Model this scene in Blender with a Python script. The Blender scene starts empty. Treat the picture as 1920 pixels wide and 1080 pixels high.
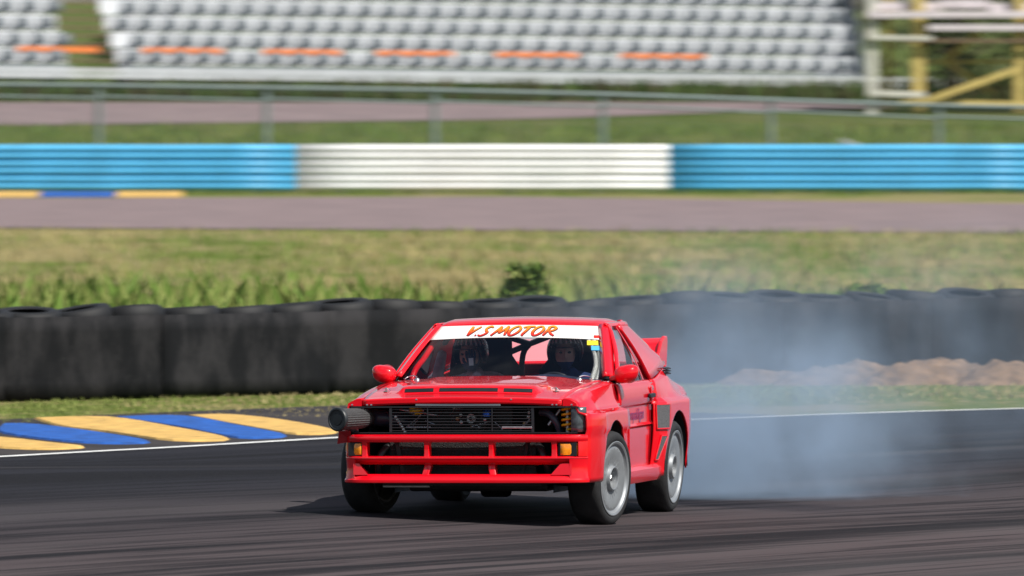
import bpy, bmesh, math, random
from mathutils import Vector, Matrix, noise
R = math.radians
random.seed(7)
sc = bpy.context.scene
COL = sc.collection

# ------------------------------------------------------------------ camera, sky, sun, exposure
FPX = 20960.0; CAMH = 3.351
cam_d = bpy.data.cameras.new('camera'); cam = bpy.data.objects.new('camera', cam_d); COL.objects.link(cam)
cam_d.sensor_width = 36.0; cam_d.lens = FPX / 1920 * 36.0
cam.location = (0, 0, CAMH); cam.rotation_euler = (R(90) - math.atan(445 / FPX), 0, 0)
cam_d.clip_start = 0.5; cam_d.clip_end = 6000
cam_d.dof.use_dof = True; cam_d.dof.focus_distance = 80.3
cam_d.dof.aperture_fstop = 6.3; cam_d.dof.aperture_ratio = 0.38
sc.camera = cam
SUN_EL, SUN_AZ = R(50), R(132)          # azimuth clockwise from +Y
w = bpy.data.worlds.new('World'); sc.world = w; w.use_nodes = True
wn = w.node_tree.nodes; bg = wn['Background']
sky = wn.new('ShaderNodeTexSky'); sky.sky_type = 'NISHITA'; sky.sun_disc = False
sky.sun_elevation = SUN_EL; sky.sun_rotation = SUN_AZ
wt = w.node_tree; wtc = wn.new('ShaderNodeTexCoord'); wmp = wn.new('ShaderNodeMapping'); wmp.inputs['Scale'].default_value = (1, 1, 2.6)
wno = wn.new('ShaderNodeTexNoise'); wno.inputs['Scale'].default_value = 2.2; wno.inputs['Detail'].default_value = 7; wno.inputs['Roughness'].default_value = .58
wmr = wn.new('ShaderNodeMapRange'); wmr.interpolation_type = 'SMOOTHSTEP'; wmr.inputs[1].default_value = .47; wmr.inputs[2].default_value = .66; wmr.inputs[4].default_value = .85
wmx = wn.new('ShaderNodeMix'); wmx.data_type = 'RGBA'; wmx.inputs[7].default_value = (8.0, 8.2, 8.6, 1)
wt.links.new(wtc.outputs['Generated'], wmp.inputs[0]); wt.links.new(wmp.outputs[0], wno.inputs['Vector']); wt.links.new(wno.outputs[0], wmr.inputs[0]); wt.links.new(wmr.outputs[0], wmx.inputs[0])
wt.links.new(sky.outputs[0], wmx.inputs[6]); wt.links.new(wmx.outputs[2], bg.inputs[0]); bg.inputs[1].default_value = 0.075
sl = bpy.data.lights.new('sun', 'SUN'); sl.energy = 4.9; sl.angle = R(0.5); sl.color = (1, .955, .88)
so = bpy.data.objects.new('sun', sl); COL.objects.link(so)
to_sun = Vector((math.cos(SUN_EL) * math.sin(SUN_AZ), math.cos(SUN_EL) * math.cos(SUN_AZ), math.sin(SUN_EL)))
so.rotation_euler = to_sun.to_track_quat('Z', 'Y').to_euler(); so.location = (20, -20, 40)
vs = sc.view_settings; vs.view_transform = 'Standard'; vs.look = 'None'; vs.gamma = 1; vs.use_curve_mapping = False
vs.exposure = 0.28
sc.cycles.use_denoising = True
sc.cycles.max_bounces = 8; sc.cycles.transparent_max_bounces = 16; sc.cycles.volume_bounces = 1
sc.cycles.volume_step_rate = 1.0; sc.cycles.volume_max_steps = 128

# ------------------------------------------------------------------ helpers
def tag(o, label=None, cat=None, group=None, kind=None):
    if label: o['label'] = label
    if cat: o['category'] = cat
    if group: o['group'] = group
    if kind: o['kind'] = kind
    return o
def empty(name, loc=(0, 0, 0), rot=(0, 0, 0)):
    o = bpy.data.objects.new(name, None); COL.objects.link(o); o.location = loc; o.rotation_euler = rot
    o.empty_display_size = .1
    return o
class MB:
    def __init__(s): s.v = []; s.f = []; s.m = []
    def add(s, v, f, mi=0):
        n = len(s.v); s.v += [tuple(p) for p in v]; s.f += [tuple(i + n for i in q) for q in f]; s.m += [mi] * len(f)
    def box(s, c, d, rot=None, mi=0):
        x, y, z = d[0] / 2, d[1] / 2, d[2] / 2
        P = [Vector(p) for p in ((-x, -y, -z), (x, -y, -z), (x, y, -z), (-x, y, -z), (-x, -y, z), (x, -y, z), (x, y, z), (-x, y, z))]
        if rot is not None: P = [rot @ p for p in P]
        s.add([p + Vector(c) for p in P], [(0, 3, 2, 1), (4, 5, 6, 7), (0, 1, 5, 4), (1, 2, 6, 5), (2, 3, 7, 6), (3, 0, 4, 7)], mi)
    def beam(s, a, b, wd, ht=None, mi=0):
        a, b = Vector(a), Vector(b); d = b - a
        s.box((a + b) / 2, (d.length, wd, ht or wd), d.to_track_quat('X', 'Z').to_matrix(), mi)
    def tube(s, pts, r, n=10, mi=0, caps=True):
        P = [Vector(p) for p in pts]; rr = r if isinstance(r, (list, tuple)) else [r] * len(P); V = []; up = None
        for i, p in enumerate(P):
            t = (P[min(i + 1, len(P) - 1)] - P[max(i - 1, 0)]).normalized()
            if up is None:
                up = t.orthogonal().normalized()
            up = (up - t * up.dot(t)).normalized(); sd = t.cross(up)
            for k in range(n):
                a = 2 * math.pi * k / n; V.append(p + (up * math.cos(a) + sd * math.sin(a)) * rr[i])
        F = [(i * n + k, i * n + (k + 1) % n, (i + 1) * n + (k + 1) % n, (i + 1) * n + k) for i in range(len(P) - 1) for k in range(n)]
        if caps: F += [tuple(range(n - 1, -1, -1)), tuple((len(P) - 1) * n + k for k in range(n))]
        s.add(V, F, mi)
    def lathe(s, prof, n=32, M=None, mi=0):      # prof: (axial along +Y, radius)
        V = []; M = M or Matrix()
        for a, r in prof:
            for k in range(n):
                t = 2 * math.pi * k / n; V.append(M @ Vector((r * math.cos(t), a, r * math.sin(t))))
        m = len(prof)
        s.add(V, [(i * n + k, (i + 1) * n + k, (i + 1) * n + (k + 1) % n, i * n + (k + 1) % n) for i in range(m - 1) for k in range(n)], mi)
    def grid(s, rows, mi=0, flip=False):
        nr, nc = len(rows), len(rows[0])
        F = [(i * nc + j, i * nc + j + 1, (i + 1) * nc + j + 1, (i + 1) * nc + j) for i in range(nr - 1) for j in range(nc - 1)]
        if flip: F = [q[::-1] for q in F]
        s.add([p for r in rows for p in r], F, mi)
    def build(s, name, mats, parent=None, smooth=None, bevel=0, solid=0, off=-1, sub=0):
        me = bpy.data.meshes.new(name); me.from_pydata(s.v, [], s.f); me.update()
        for m in (mats if isinstance(mats, (list, tuple)) else [mats]): me.materials.append(m)
        for p, i in zip(me.polygons, s.m): p.material_index = i
        if smooth is not None:
            for p in me.polygons: p.use_smooth = True
            me.set_sharp_from_angle(angle=R(smooth))
        o = bpy.data.objects.new(name, me); COL.objects.link(o); o.parent = parent
        if solid:
            md = o.modifiers.new('t', 'SOLIDIFY'); md.thickness = solid; md.offset = off
        if bevel:
            md = o.modifiers.new('b', 'BEVEL'); md.width = bevel; md.segments = 2; md.limit_method = 'ANGLE'; md.angle_limit = R(40)
        if sub:
            md = o.modifiers.new('s', 'SUBSURF'); md.levels = sub; md.render_levels = sub
        return o
def lerp(a, b, t): return a + (b - a) * t
def interp(x, tab):
    if x <= tab[0][0]: return tab[0][1]
    for (a, p), (b, q) in zip(tab, tab[1:]):
        if x <= b: return lerp(p, q, (x - a) / (b - a))
    return tab[-1][1]
def sstep(a, b, x):
    t = min(1, max(0, (x - a) / (b - a))); return t * t * (3 - 2 * t)
def cr(P, n):                                     # Catmull-Rom resample of a list of vectors, n per span
    P = [Vector(p) for p in P]; out = []
    for i in range(len(P) - 1):
        p0, p1, p2, p3 = P[max(i - 1, 0)], P[i], P[i + 1], P[min(i + 2, len(P) - 1)]
        for k in range(n):
            t = k / n
            out.append(.5 * (2 * p1 + (p2 - p0) * t + (2 * p0 - 5 * p1 + 4 * p2 - p3) * t * t + (3 * p1 - p0 - 3 * p2 + p3) * t ** 3))
    return out + [P[-1]]

# ------------------------------------------------------------------ materials
MATS = {}
def mat(name, col, rough=.5, metal=0, coat=0, spec=.5, var=0, vscale=8, bump=0, bscale=60, emit=None):
    if name in MATS: return MATS[name]
    m = bpy.data.materials.new(name); m.use_nodes = True; nt = m.node_tree; b = nt.nodes['Principled BSDF']
    b.inputs['Base Color'].default_value = (*col, 1); b.inputs['Roughness'].default_value = rough
    b.inputs['Metallic'].default_value = metal; b.inputs['Coat Weight'].default_value = coat; b.inputs['Coat Roughness'].default_value = .03
    b.inputs['Specular IOR Level'].default_value = spec
    tc = nt.nodes.new('ShaderNodeTexCoord')
    if var:
        n = nt.nodes.new('ShaderNodeTexNoise'); n.inputs['Scale'].default_value = vscale; n.inputs['Detail'].default_value = 6
        nt.links.new(tc.outputs['Object'], n.inputs['Vector'])
        mx = nt.nodes.new('ShaderNodeMix'); mx.data_type = 'RGBA'
        mx.inputs[6].default_value = (*[c * (1 - var) for c in col], 1); mx.inputs[7].default_value = (*[min(1, c * (1 + var)) for c in col], 1)
        rp = nt.nodes.new('ShaderNodeMapRange'); rp.inputs[1].default_value = .3; rp.inputs[2].default_value = .7
        nt.links.new(n.outputs[0], rp.inputs[0]); nt.links.new(rp.outputs[0], mx.inputs[0]); nt.links.new(mx.outputs[2], b.inputs['Base Color'])
    if bump:
        n2 = nt.nodes.new('ShaderNodeTexNoise'); n2.inputs['Scale'].default_value = bscale; n2.inputs['Detail'].default_value = 4
        nt.links.new(tc.outputs['Object'], n2.inputs['Vector'])
        bp = nt.nodes.new('ShaderNodeBump'); bp.inputs['Strength'].default_value = bump; bp.inputs['Distance'].default_value = .02
        nt.links.new(n2.outputs[0], bp.inputs['Height']); nt.links.new(bp.outputs[0], b.inputs['Normal'])
    MATS[name] = m
    return m
def N(nt, t, **kw):
    n = nt.nodes.new(t)
    for k, v in kw.items(): setattr(n, k, v)
    return n
def math_node(nt, op, a, b=None, c=None):
    n = N(nt, 'ShaderNodeMath', operation=op)
    for i, q in enumerate((a, b, c)):
        if q is None: continue
        if isinstance(q, (int, float)): n.inputs[i].default_value = q
        else: nt.links.new(q, n.inputs[i])
    return n.outputs[0]
def maprange(nt, v, a, b, c=0, d=1, smooth=True):
    n = N(nt, 'ShaderNodeMapRange'); n.interpolation_type = 'SMOOTHSTEP' if smooth else 'LINEAR'
    nt.links.new(v, n.inputs[0])
    for i, q in zip((1, 2, 3, 4), (a, b, c, d)): n.inputs[i].default_value = q
    return n.outputs[0]
def mixc(nt, f, a, b):
    n = N(nt, 'ShaderNodeMix', data_type='RGBA')
    if isinstance(f, (int, float)): n.inputs[0].default_value = f
    else: nt.links.new(f, n.inputs[0])
    for i, q in ((6, a), (7, b)):
        if isinstance(q, tuple): n.inputs[i].default_value = (*q, 1)
        else: nt.links.new(q, n.inputs[i])
    return n.outputs[2]
def noise_node(nt, vec, scale, detail=5, rough=.55):
    n = N(nt, 'ShaderNodeTexNoise'); n.inputs['Scale'].default_value = scale; n.inputs['Detail'].default_value = detail; n.inputs['Roughness'].default_value = rough
    nt.links.new(vec, n.inputs['Vector']); return n.outputs[0]

RED = mat('red_paint', (.72, .0015, .010), .35, 0, 1.0, .2, var=.04, vscale=3)
REDIN = mat('red_inner', (.35, .004, .012), .45)
BLACK = mat('black_plastic', (.012, .012, .014), .45, var=.3)
DARK = mat('engine_black', (.010, .010, .012), .6, var=.4, vscale=20)
RUBBER = mat('tyre_rubber', (.014, .014, .015), .75, var=.35, vscale=14, bump=.15, bscale=90)
RIM = mat('rim_silver', (.30, .315, .33), .5, .55, var=.10, vscale=10)
STEEL = mat('steel', (.6, .6, .62), .3, 1.0)
ALU = mat('dull_alloy', (.42, .42, .43), .42, .9, var=.2, vscale=30)
BRONZE = mat('bronze', (.35, .22, .12), .35, .9)
AMBER = mat('amber_lens', (.95, .27, .01), .15, 0, .6, var=.25, vscale=60)
WHITE = mat('white_vinyl', (.82, .82, .80), .4)
BLUE_AN = mat('blue_anodised', (.03, .12, .6), .25, .6)
YELLOW = mat('yellow_spring_and_glint', (.75, .42, .01), .35)
YTAPE = mat('yellow_tape', (.85, .65, .03), .5)
BTAPE = mat('blue_tape', (.08, .42, .75), .5)
HOSE = mat('silver_hose', (.5, .5, .47), .45, .5, bump=.6, bscale=120)
FILTER = mat('filter_gauze', (.05, .05, .052), .7, var=.3, vscale=90, bump=.5, bscale=200)
MESHM = mat('grey_mesh', (.10, .10, .105), .7, var=.5, vscale=160, bump=.5, bscale=250)
CAGE = mat('cage_black', (.012, .013, .018), .4)
SUIT = mat('suit_blue', (.03, .05, .15), .85, var=.3, vscale=20)
SUIT2 = mat('suit_grey', (.42, .36, .38), .85, var=.3, vscale=20)
SKIN = mat('skin', (.72, .44, .34), .5, var=.1, vscale=15)
GLOVE = mat('glove_navy', (.02, .03, .07), .8)
EYE = mat('eye_dark', (.02, .015, .012), .2)
HELM = mat('helmet_black', (.012, .012, .014), .2, 0, .5)
BALA = mat('balaclava', (.03, .05, .14), .9)

def glass(name, tint):
    m = bpy.data.materials.new(name); m.use_nodes = True; nt = m.node_tree; nt.nodes.clear()
    out = N(nt, 'ShaderNodeOutputMaterial'); mx = N(nt, 'ShaderNodeMixShader'); tr = N(nt, 'ShaderNodeBsdfTransparent'); gl = N(nt, 'ShaderNodeBsdfGlossy')
    fr = N(nt, 'ShaderNodeFresnel'); fr.inputs[0].default_value = 1.5
    tr.inputs[0].default_value = (*tint, 1); gl.inputs['Roughness'].default_value = .02
    nt.links.new(fr.outputs[0], mx.inputs[0]); nt.links.new(tr.outputs[0], mx.inputs[1]); nt.links.new(gl.outputs[0], mx.inputs[2]); nt.links.new(mx.outputs[0], out.inputs[0])
    return m
def orient(o, d):                                  # make a pane's normals point along d
    if o.data.polygons[len(o.data.polygons) // 2].normal.dot(Vector(d)) < 0: o.data.flip_normals()
    return o
GLASS = glass('windscreen_glass', (.93, .95, .97))
SIDEGLASS = glass('side_plexiglass', (.55, .60, .66)); REARGLASS = bpy.data.materials.new('brightened_rear_plexiglass'); REARGLASS.use_nodes = True; nt = REARGLASS.node_tree; nt.nodes.clear()
_o, _m, _t, _l = N(nt, 'ShaderNodeOutputMaterial'), N(nt, 'ShaderNodeMixShader'), N(nt, 'ShaderNodeBsdfTransparent'), N(nt, 'ShaderNodeBsdfTranslucent')
_m.inputs[0].default_value = .42; _l.inputs[0].default_value = (.8, .76, .78, 1); nt.links.new(_t.outputs[0], _m.inputs[1]); nt.links.new(_l.outputs[0], _m.inputs[2]); nt.links.new(_m.outputs[0], _o.inputs[0])  # white translucent haze mixed in to brighten the window from inside


# ------------------------------------------------------------------ ground shape
TH = R(13); CX, CY = -.183, 80.0
LEFT = (math.cos(TH), -math.sin(TH))
def camber(x, y):                                  # the corner is cambered around the car, level further out
    u = (x - CX) * LEFT[0] + (y - CY) * LEFT[1]
    wgt = sstep(40, 60, y) * (1 - sstep(83.5, 92, y))
    return -.0433 * 5 * math.tanh(u / 5) * wgt
def terr(x, y):
    z = camber(x, y) if y < 95 else 0.0
    z += interp(y, [(0, 0), (266, 0), (291, 1.42), (312, 2.0), (335, 2.2), (600, 6.0), (3000, 14)])
    return z
def ground_sheet(name, xs, ys, mt, lift, inside=None, kind='structure'):
    V = []; F = []; ix = {}
    for j, y in enumerate(ys):
        for i, x in enumerate(xs): V.append((x, y, terr(x, y) + lift))
    nx = len(xs)
    for j in range(len(ys) - 1):
        for i in range(nx - 1): F.append((j * nx + i, j * nx + i + 1, (j + 1) * nx + i + 1, (j + 1) * nx + i))
    b = MB(); b.add(V, F); o = b.build(name, mt, smooth=60); o['kind'] = kind
    return o
def span(a, b, n): return [a + (b - a) * i / n for i in range(n + 1)]

# grass material
def grass_mat():
    m = bpy.data.materials.new('grass_ground'); m.use_nodes = True; nt = m.node_tree; b = nt.nodes['Principled BSDF']
    tc = N(nt, 'ShaderNodeTexCoord'); P = tc.outputs['Object']
    mp = N(nt, 'ShaderNodeMapping'); mp.inputs['Scale'].default_value = (.35, .16, 1); nt.links.new(P, mp.inputs[0])
    n1 = noise_node(nt, mp.outputs[0], 1.0, 6, .6); n2 = noise_node(nt, P, 3.5, 6, .65); n3 = noise_node(nt, P, 40, 4, .7)
    g = mixc(nt, maprange(nt, n2, .35, .65), (.11, .175, .024), (.19, .215, .05))
    dry = mixc(nt, maprange(nt, n3, .3, .7), (.35, .285, .135), (.28, .255, .10))
    sy = N(nt, 'ShaderNodeSeparateXYZ'); nt.links.new(P, sy.inputs[0])
    mown = math_node(nt, 'MULTIPLY', maprange(nt, sy.outputs[1], 135, 170), maprange(nt, sy.outputs[1], 262, 250))
    f = math_node(nt, 'ADD', math_node(nt, 'ADD', math_node(nt, 'MULTIPLY', n1, .75), math_node(nt, 'MULTIPLY', n2, .3)), math_node(nt, 'MULTIPLY', mown, .09))
    c = mixc(nt, maprange(nt, f, .50, .59), g, dry)
    c = mixc(nt, math_node(nt, 'MULTIPLY', maprange(nt, sy.outputs[1], 262.5, 266), .75), c, (.07, .105, .022))
    c = mixc(nt, math_node(nt, 'MULTIPLY', maprange(nt, n3, .55, .75), .3), c, (.10, .14, .02))
    nt.links.new(c, b.inputs['Base Color']); b.inputs['Roughness'].default_value = .9; b.inputs['Specular IOR Level'].default_value = .15
    bp = N(nt, 'ShaderNodeBump'); bp.inputs['Strength'].default_value = .9; bp.inputs['Distance'].default_value = .06
    nt.links.new(n3, bp.inputs['Height']); nt.links.new(bp.outputs[0], b.inputs['Normal'])
    return m
GRASS = grass_mat()
def asphalt_mat(name, base, alt, streak=True, pink=None):
    m = bpy.data.materials.new(name); m.use_nodes = True; nt = m.node_tree; b = nt.nodes['Principled BSDF']
    tc = N(nt, 'ShaderNodeTexCoord'); P = tc.outputs['Object']
    fine = noise_node(nt, P, 70, 3, .7); big = noise_node(nt, P, .6, 4)
    if streak:
        sx = N(nt, 'ShaderNodeSeparateXYZ'); nt.links.new(P, sx.inputs[0])
        dx = math_node(nt, 'SUBTRACT', sx.outputs[0], 101.8); dy = math_node(nt, 'SUBTRACT', sx.outputs[1], 21.4)
        r = math_node(nt, 'SQRT', math_node(nt, 'ADD', math_node(nt, 'MULTIPLY', dx, dx), math_node(nt, 'MULTIPLY', dy, dy)))
        an = math_node(nt, 'ARCTAN2', dy, dx)
        cx = N(nt, 'ShaderNodeCombineXYZ'); nt.links.new(r, cx.inputs[0]); nt.links.new(math_node(nt, 'MULTIPLY', an, 7.0), cx.inputs[1])
        cx2 = N(nt, 'ShaderNodeCombineXYZ'); nt.links.new(r, cx2.inputs[0]); nt.links.new(math_node(nt, 'MULTIPLY', an, 2.2), cx2.inputs[1])
        s1 = noise_node(nt, cx2.outputs[0], 1.5, 7, .72); s2 = noise_node(nt, cx2.outputs[0], 7.0, 4, .6); s3 = noise_node(nt, cx.outputs[0], .45, 3, .5)
        inner = maprange(nt, r, 122.0, 114.5, 0, 1)            # rubbered racing line next to the edge, cleaner surface further in
        c = mixc(nt, inner, base, alt)
        marks = math_node(nt, 'MULTIPLY', maprange(nt, s1, .46, .58), .92)
        marks = math_node(nt, 'MAXIMUM', marks, math_node(nt, 'MULTIPLY', maprange(nt, s2, .52, .60), .65))
        c = mixc(nt, marks, c, (.010, .010, .012))
        c = mixc(nt, math_node(nt, 'MULTIPLY', maprange(nt, s3, .5, .65), .35), c, (.10, .09, .092))
    else:
        c = mixc(nt, maprange(nt, big, .35, .65), base, alt)
    c = mixc(nt, math_node(nt, 'MULTIPLY', maprange(nt, fine, .5, .75), .22), c, (.12, .11, .11))
    nt.links.new(c, b.inputs['Base Color']); b.inputs['Roughness'].default_value = .9; b.inputs['Specular IOR Level'].default_value = .08
    bp = N(nt, 'ShaderNodeBump'); bp.inputs['Strength'].default_value = .5; bp.inputs['Distance'].default_value = .01
    nt.links.new(fine, bp.inputs['Height']); nt.links.new(bp.outputs[0], b.inputs['Normal'])
    return m
ASPH = asphalt_mat('rubbered_asphalt', (.019, .0195, .025), (.074, .059, .061))
ASPH2 = asphalt_mat('old_pinkish_asphalt', (.235, .180, .180), (.19, .148, .150), False)
APRON = asphalt_mat('kerb_apron', (.035, .033, .036), (.055, .05, .05), False)

ys = span(-80, 40, 12) + span(42, 70, 14)[0:] + span(71, 100, 58) + span(102, 266, 20)[0:] + span(270, 340, 20) + span(360, 600, 6) + [900, 1600, 3000]
xs = [-1500, -600, -250, -120, -60, -30] + span(-20, 20, 40) + [30, 60, 120, 250, 600, 1500]
ground_sheet('grass_field', xs, ys, GRASS, -.012)

# track edge line (real plan positions) extended both ways
EDGE = [(-75, -30), (-40, 31), (-22, 62), (-10, 82.2), (-4.22, 92.05), (-2.96, 94.1), (-1.57, 96.5), (0, 99.1), (1.6, 101.25), (3.14, 103.0), (4.78, 104.45), (8, 106.9), (14, 110.6), (30, 118), (70, 132)]
EDG = [Vector((p.x, p.y, 0)) for p in cr([(x, y, 0) for x, y in EDGE], 10)]
def edge_normal(i):
    t = (EDG[min(i + 1, len(EDG) - 1)] - EDG[max(i - 1, 0)]).normalized(); return Vector((t.y, -t.x, 0))   # towards the infield
def ribbon(name, o0, o1, n, mt, lift, i0=0, i1=None, kind='structure', parent=None):
    rows = []
    for i in range(i0, i1 or len(EDG)):
        nn = edge_normal(i); row = []
        for k in range(n + 1):
            p = EDG[i] + nn * lerp(o0, o1, k / n); row.append((p.x, p.y, terr(p.x, p.y) + lift))
        rows.append(row)
    b = MB(); b.grid(rows, flip=True); o = b.build(name, mt, parent, smooth=60)
    if kind: o['kind'] = kind
    return o
ribbon('race_track', 0, 27, 54, ASPH, .006)
ribbon('track_edge_line', -.02, .12, 1, mat('line_paint', (.78, .78, .76), .6, var=.15, vscale=5), .012)
ribbon('kerb_apron', -5.2, -.021, 10, APRON, .002, 5, 88)

# far track and service road behind the barrier
b = MB(); rows = []
for x in span(-260, 260, 52):
    t = x / 19.1; n0 = 208.4 - 6.4 * t * .93; n1 = 256.5 + interp(x, [(-11.6, -3), (0, 0), (11, -12), (60, -30)])
    rows.append([(x, y, terr(x, y) + .006) for y in span(n0, min(n1, 262), 8)])
b.grid(rows, flip=True); b.build('far_track', ASPH2, smooth=60)['kind'] = 'structure'
b = MB(); rows = []
for x in span(-90, 14, 40):
    n0 = interp(x, [(-90, 284), (-12, 291), (0, 295), (8, 303), (14, 308.5)])
    rows.append([(x, y, terr(x, y) + .01) for y in span(n0, 309, 6)])
b.grid(rows, flip=True); b.build('service_road', ASPH2, smooth=60)['kind'] = 'structure'

# ------------------------------------------------------------------ painted kerb stripes (raised slabs) beside the track
def gpt(x, y, z=0):
    d = FPX * (CAMH - z) / (y - 95); return Vector(((x - 960) * d / FPX, d, 0))
KY = mat('kerb_yellow', (.60, .37, .10), .7, var=.28, vscale=5, bump=.6, bscale=30); KB = mat('kerb_blue', (.008, .085, .36), .7, var=.35, vscale=5, bump=.6, bscale=30)
kerb = tag(empty('painted_kerb', gpt(300, 810)), 'blue and yellow diagonal striped kerb beside the white track line', 'kerb')
def kslab(pts, mt, lab):
    c = sum(pts, Vector()) / len(pts); b = MB(); pts = [c + (p - c) * .93 for p in pts]
    P = cr(pts + [pts[0]], 4)[:-1]; n = len(P)
    top = [(p.x, p.y, terr(p.x, p.y) + .018) for p in P]; bot = [(c.x + (p.x - c.x) * 1.03, c.y + (p.y - c.y) * 1.03, terr(p.x, p.y) + .0) for p in P]
    b.add(top + bot, [tuple(range(n))] + [(i, n + i, n + (i + 1) % n, (i + 1) % n) for i in range(n)])
    o = b.build('kerb_stripe', mt); o.parent = kerb; o.matrix_parent_inverse = Matrix.Translation(-kerb.location); o['label'] = lab
STR = [([(55, 785), (200, 783), (330, 803), (440, 826), (330, 829), (200, 812), (110, 801)], KY), ([(205, 783), (340, 781), (450, 800), (545, 820), (450, 824), (335, 803)], KB),
       ([(345, 780), (430, 779), (540, 791), (640, 812), (560, 817), (450, 800)], KY), ([(0, 796), (60, 797), (180, 812), (290, 832), (160, 833), (0, 814)], KB),
       ([(-140, 812), (0, 822), (90, 832), (165, 841), (70, 845), (-60, 836)], KY)]
for q, mt in STR: kslab([gpt(*p) for p in q], mt, 'yellow painted kerb stripe' if mt is KY else 'blue painted kerb stripe')
for k in range(1, 4):
    for q, mt in STR[3:5]:
        kslab([gpt(*p) + Vector((-1.75 * k, -2.75 * k, 0)) for p in q], mt, 'yellow painted kerb stripe' if mt is KY else 'blue painted kerb stripe')
fk = tag(empty('far_kerb', (-12, 257.5, 0)), 'low yellow and blue kerb at the far track edge', 'kerb')
for x, hw_, mt in ((-8.35, .75, KY), (-10.0, .85, KB), (-11.6, .7, KY), (-13.2, .85, KB), (-14.8, .7, KY)):
    b = MB(); b.grid([[(x - hw_, 256.6, .012), (x - hw_, 257.4, .08), (x - hw_, 258.4, .10)], [(x + hw_, 256.6, .012), (x + hw_, 257.4, .08), (x + hw_, 258.4, .10)]], flip=True)
    o = b.build('kerb_block', mt, solid=.1); o.parent = fk; o.matrix_parent_inverse = Matrix.Translation(-fk.location)

# ------------------------------------------------------------------ tyre wall with belting
W0, W1 = Vector((-4.9, 106.9, 0)), Vector((5.29, 115.5, 0)); WD = (W1 - W0).normalized(); WN = Vector((WD.y, -WD.x, 0))
wall = tag(empty('tyre_wall', W0 + WD * 6), 'long black tyre wall faced with worn rubber belting behind the car', 'barrier')
def wpar(o): o.parent = wall; o.matrix_parent_inverse = Matrix.Translation(-wall.location); return o
tb = MB(); tb.lathe([(-.085, .19), (-.1, .22), (-.1, .28), (-.07, .315), (0, .322), (.07, .315), (.1, .28), (.1, .22), (.085, .19)], 20, Matrix.Rotation(R(90), 4, 'X'))
t0 = wpar(tb.build('tyre', mat('old_tyre', (.005, .0055, .007), .7, var=.4, vscale=6), smooth=50))
first = True
for k in range(-14, 37):
    p = W0 + WD * (k * .64) - WN * .36
    jit = .05 * noise.noise((k * .37, 3, 1)) + random.uniform(-.012, .012)
    for lv in range(4):
        o = t0 if first else wpar(t0.copy())
        if not first: COL.objects.link(o)
        first = False
        o.location = (p.x + random.uniform(-.03, .03), p.y + random.uniform(-.03, .03), .105 + lv * .213 + (jit + .02 if lv == 3 else 0))
        o.rotation_euler = (random.uniform(-.05, .05) * lv, random.uniform(-.05, .05) * lv, random.uniform(0, 6))
def belt_mat(i):
    m = bpy.data.materials.new('belt_rubber'); m.use_nodes = True; nt = m.node_tree; bs = nt.nodes['Principled BSDF']
    tc = N(nt, 'ShaderNodeTexCoord'); mp = N(nt, 'ShaderNodeMapping'); mp.inputs['Scale'].default_value = (1.6, 1.6, .7); nt.links.new(tc.outputs['Object'], mp.inputs[0])
    n1 = noise_node(nt, mp.outputs[0], 1.3, 6, .65); n2 = noise_node(nt, tc.outputs['Object'], 9, 5, .7)
    k = [.9, 1.1, .97, 1.15, 1.0, 1.06][i % 6]
    c = mixc(nt, maprange(nt, n1, .40, .62), (.0055 * k, .006 * k, .0075 * k), (.026 * k, .025 * k, .027 * k))
    c = mixc(nt, math_node(nt, 'MULTIPLY', maprange(nt, n2, .6, .75), .3), c, (.05, .05, .05))
    nt.links.new(c, bs.inputs['Base Color']); bs.inputs['Roughness'].default_value = .8; bs.inputs['Specular IOR Level'].default_value = .2
    return m
BM = [belt_mat(i) for i in range(6)]
for k in range(-4, 12):
    a = k * 2.0; b = MB(); rows = []; off = random.uniform(-.01, .01)
    for i in range(13):
        s_ = a - .03 + 2.06 * i / 12; row = []
        for j in range(6):
            z = .005 + .80 * j / 5 + (off if j == 5 else 0)
            p = W0 + WD * s_ + WN * (.02 + .035 * noise.noise((s_ * .9, z * 1.5, k * .1)) + .012 * (k % 2))
            row.append((p.x, p.y, z))
        rows.append(row)
    b.grid(rows, flip=True); wpar(b.build('belt_panel', BM[k % 6], smooth=60, solid=.02))

# dirt heaps in front of the wall
DIRT = mat('dry_dirt', (.155, .10, .062), .95, var=.5, vscale=7, bump=1, bscale=25)
def heap(x, rx, h, lab, sd):
    c = gpt(x, 717) ; b = MB(); rows = []
    for i in range(49):
        row = []
        for j in range(31):
            u, v = i / 48 * 2 - 1, j / 30 * 2 - 1; q = max(0, 1 - u * u) * max(0, 1 - v * v)
            px, py = c.x + u * rx, c.y + v * .55 + u * rx * .55
            z = h * q ** .75 * (1 + .45 * noise.noise((px * 2.6, py * 2.6, sd))) + .06 * q * noise.noise((px * 7, py * 7, sd)) + .03 * q * noise.noise((px * 19, py * 19, sd)) - .02
            row.append((px, py, z))
        rows.append(row)
    b.grid(rows, flip=True); o = b.build('dirt_heap', DIRT, smooth=70); tag(o, lab, 'dirt heap', 'dirt heaps by the tyre wall')
heap(1440, .55, .13, 'smallest brown dirt heap, nearest the red car, by the tyre wall', 1)
heap(1590, .80, .19, 'broad brown dirt heap, second from the car along the tyre wall', 2)
heap(1750, .75, .25, 'tallest brown dirt heap, third from the car along the tyre wall', 3)
heap(1925, .75, .23, 'brown dirt heap cut by the picture edge at the tyre wall', 4)

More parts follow.
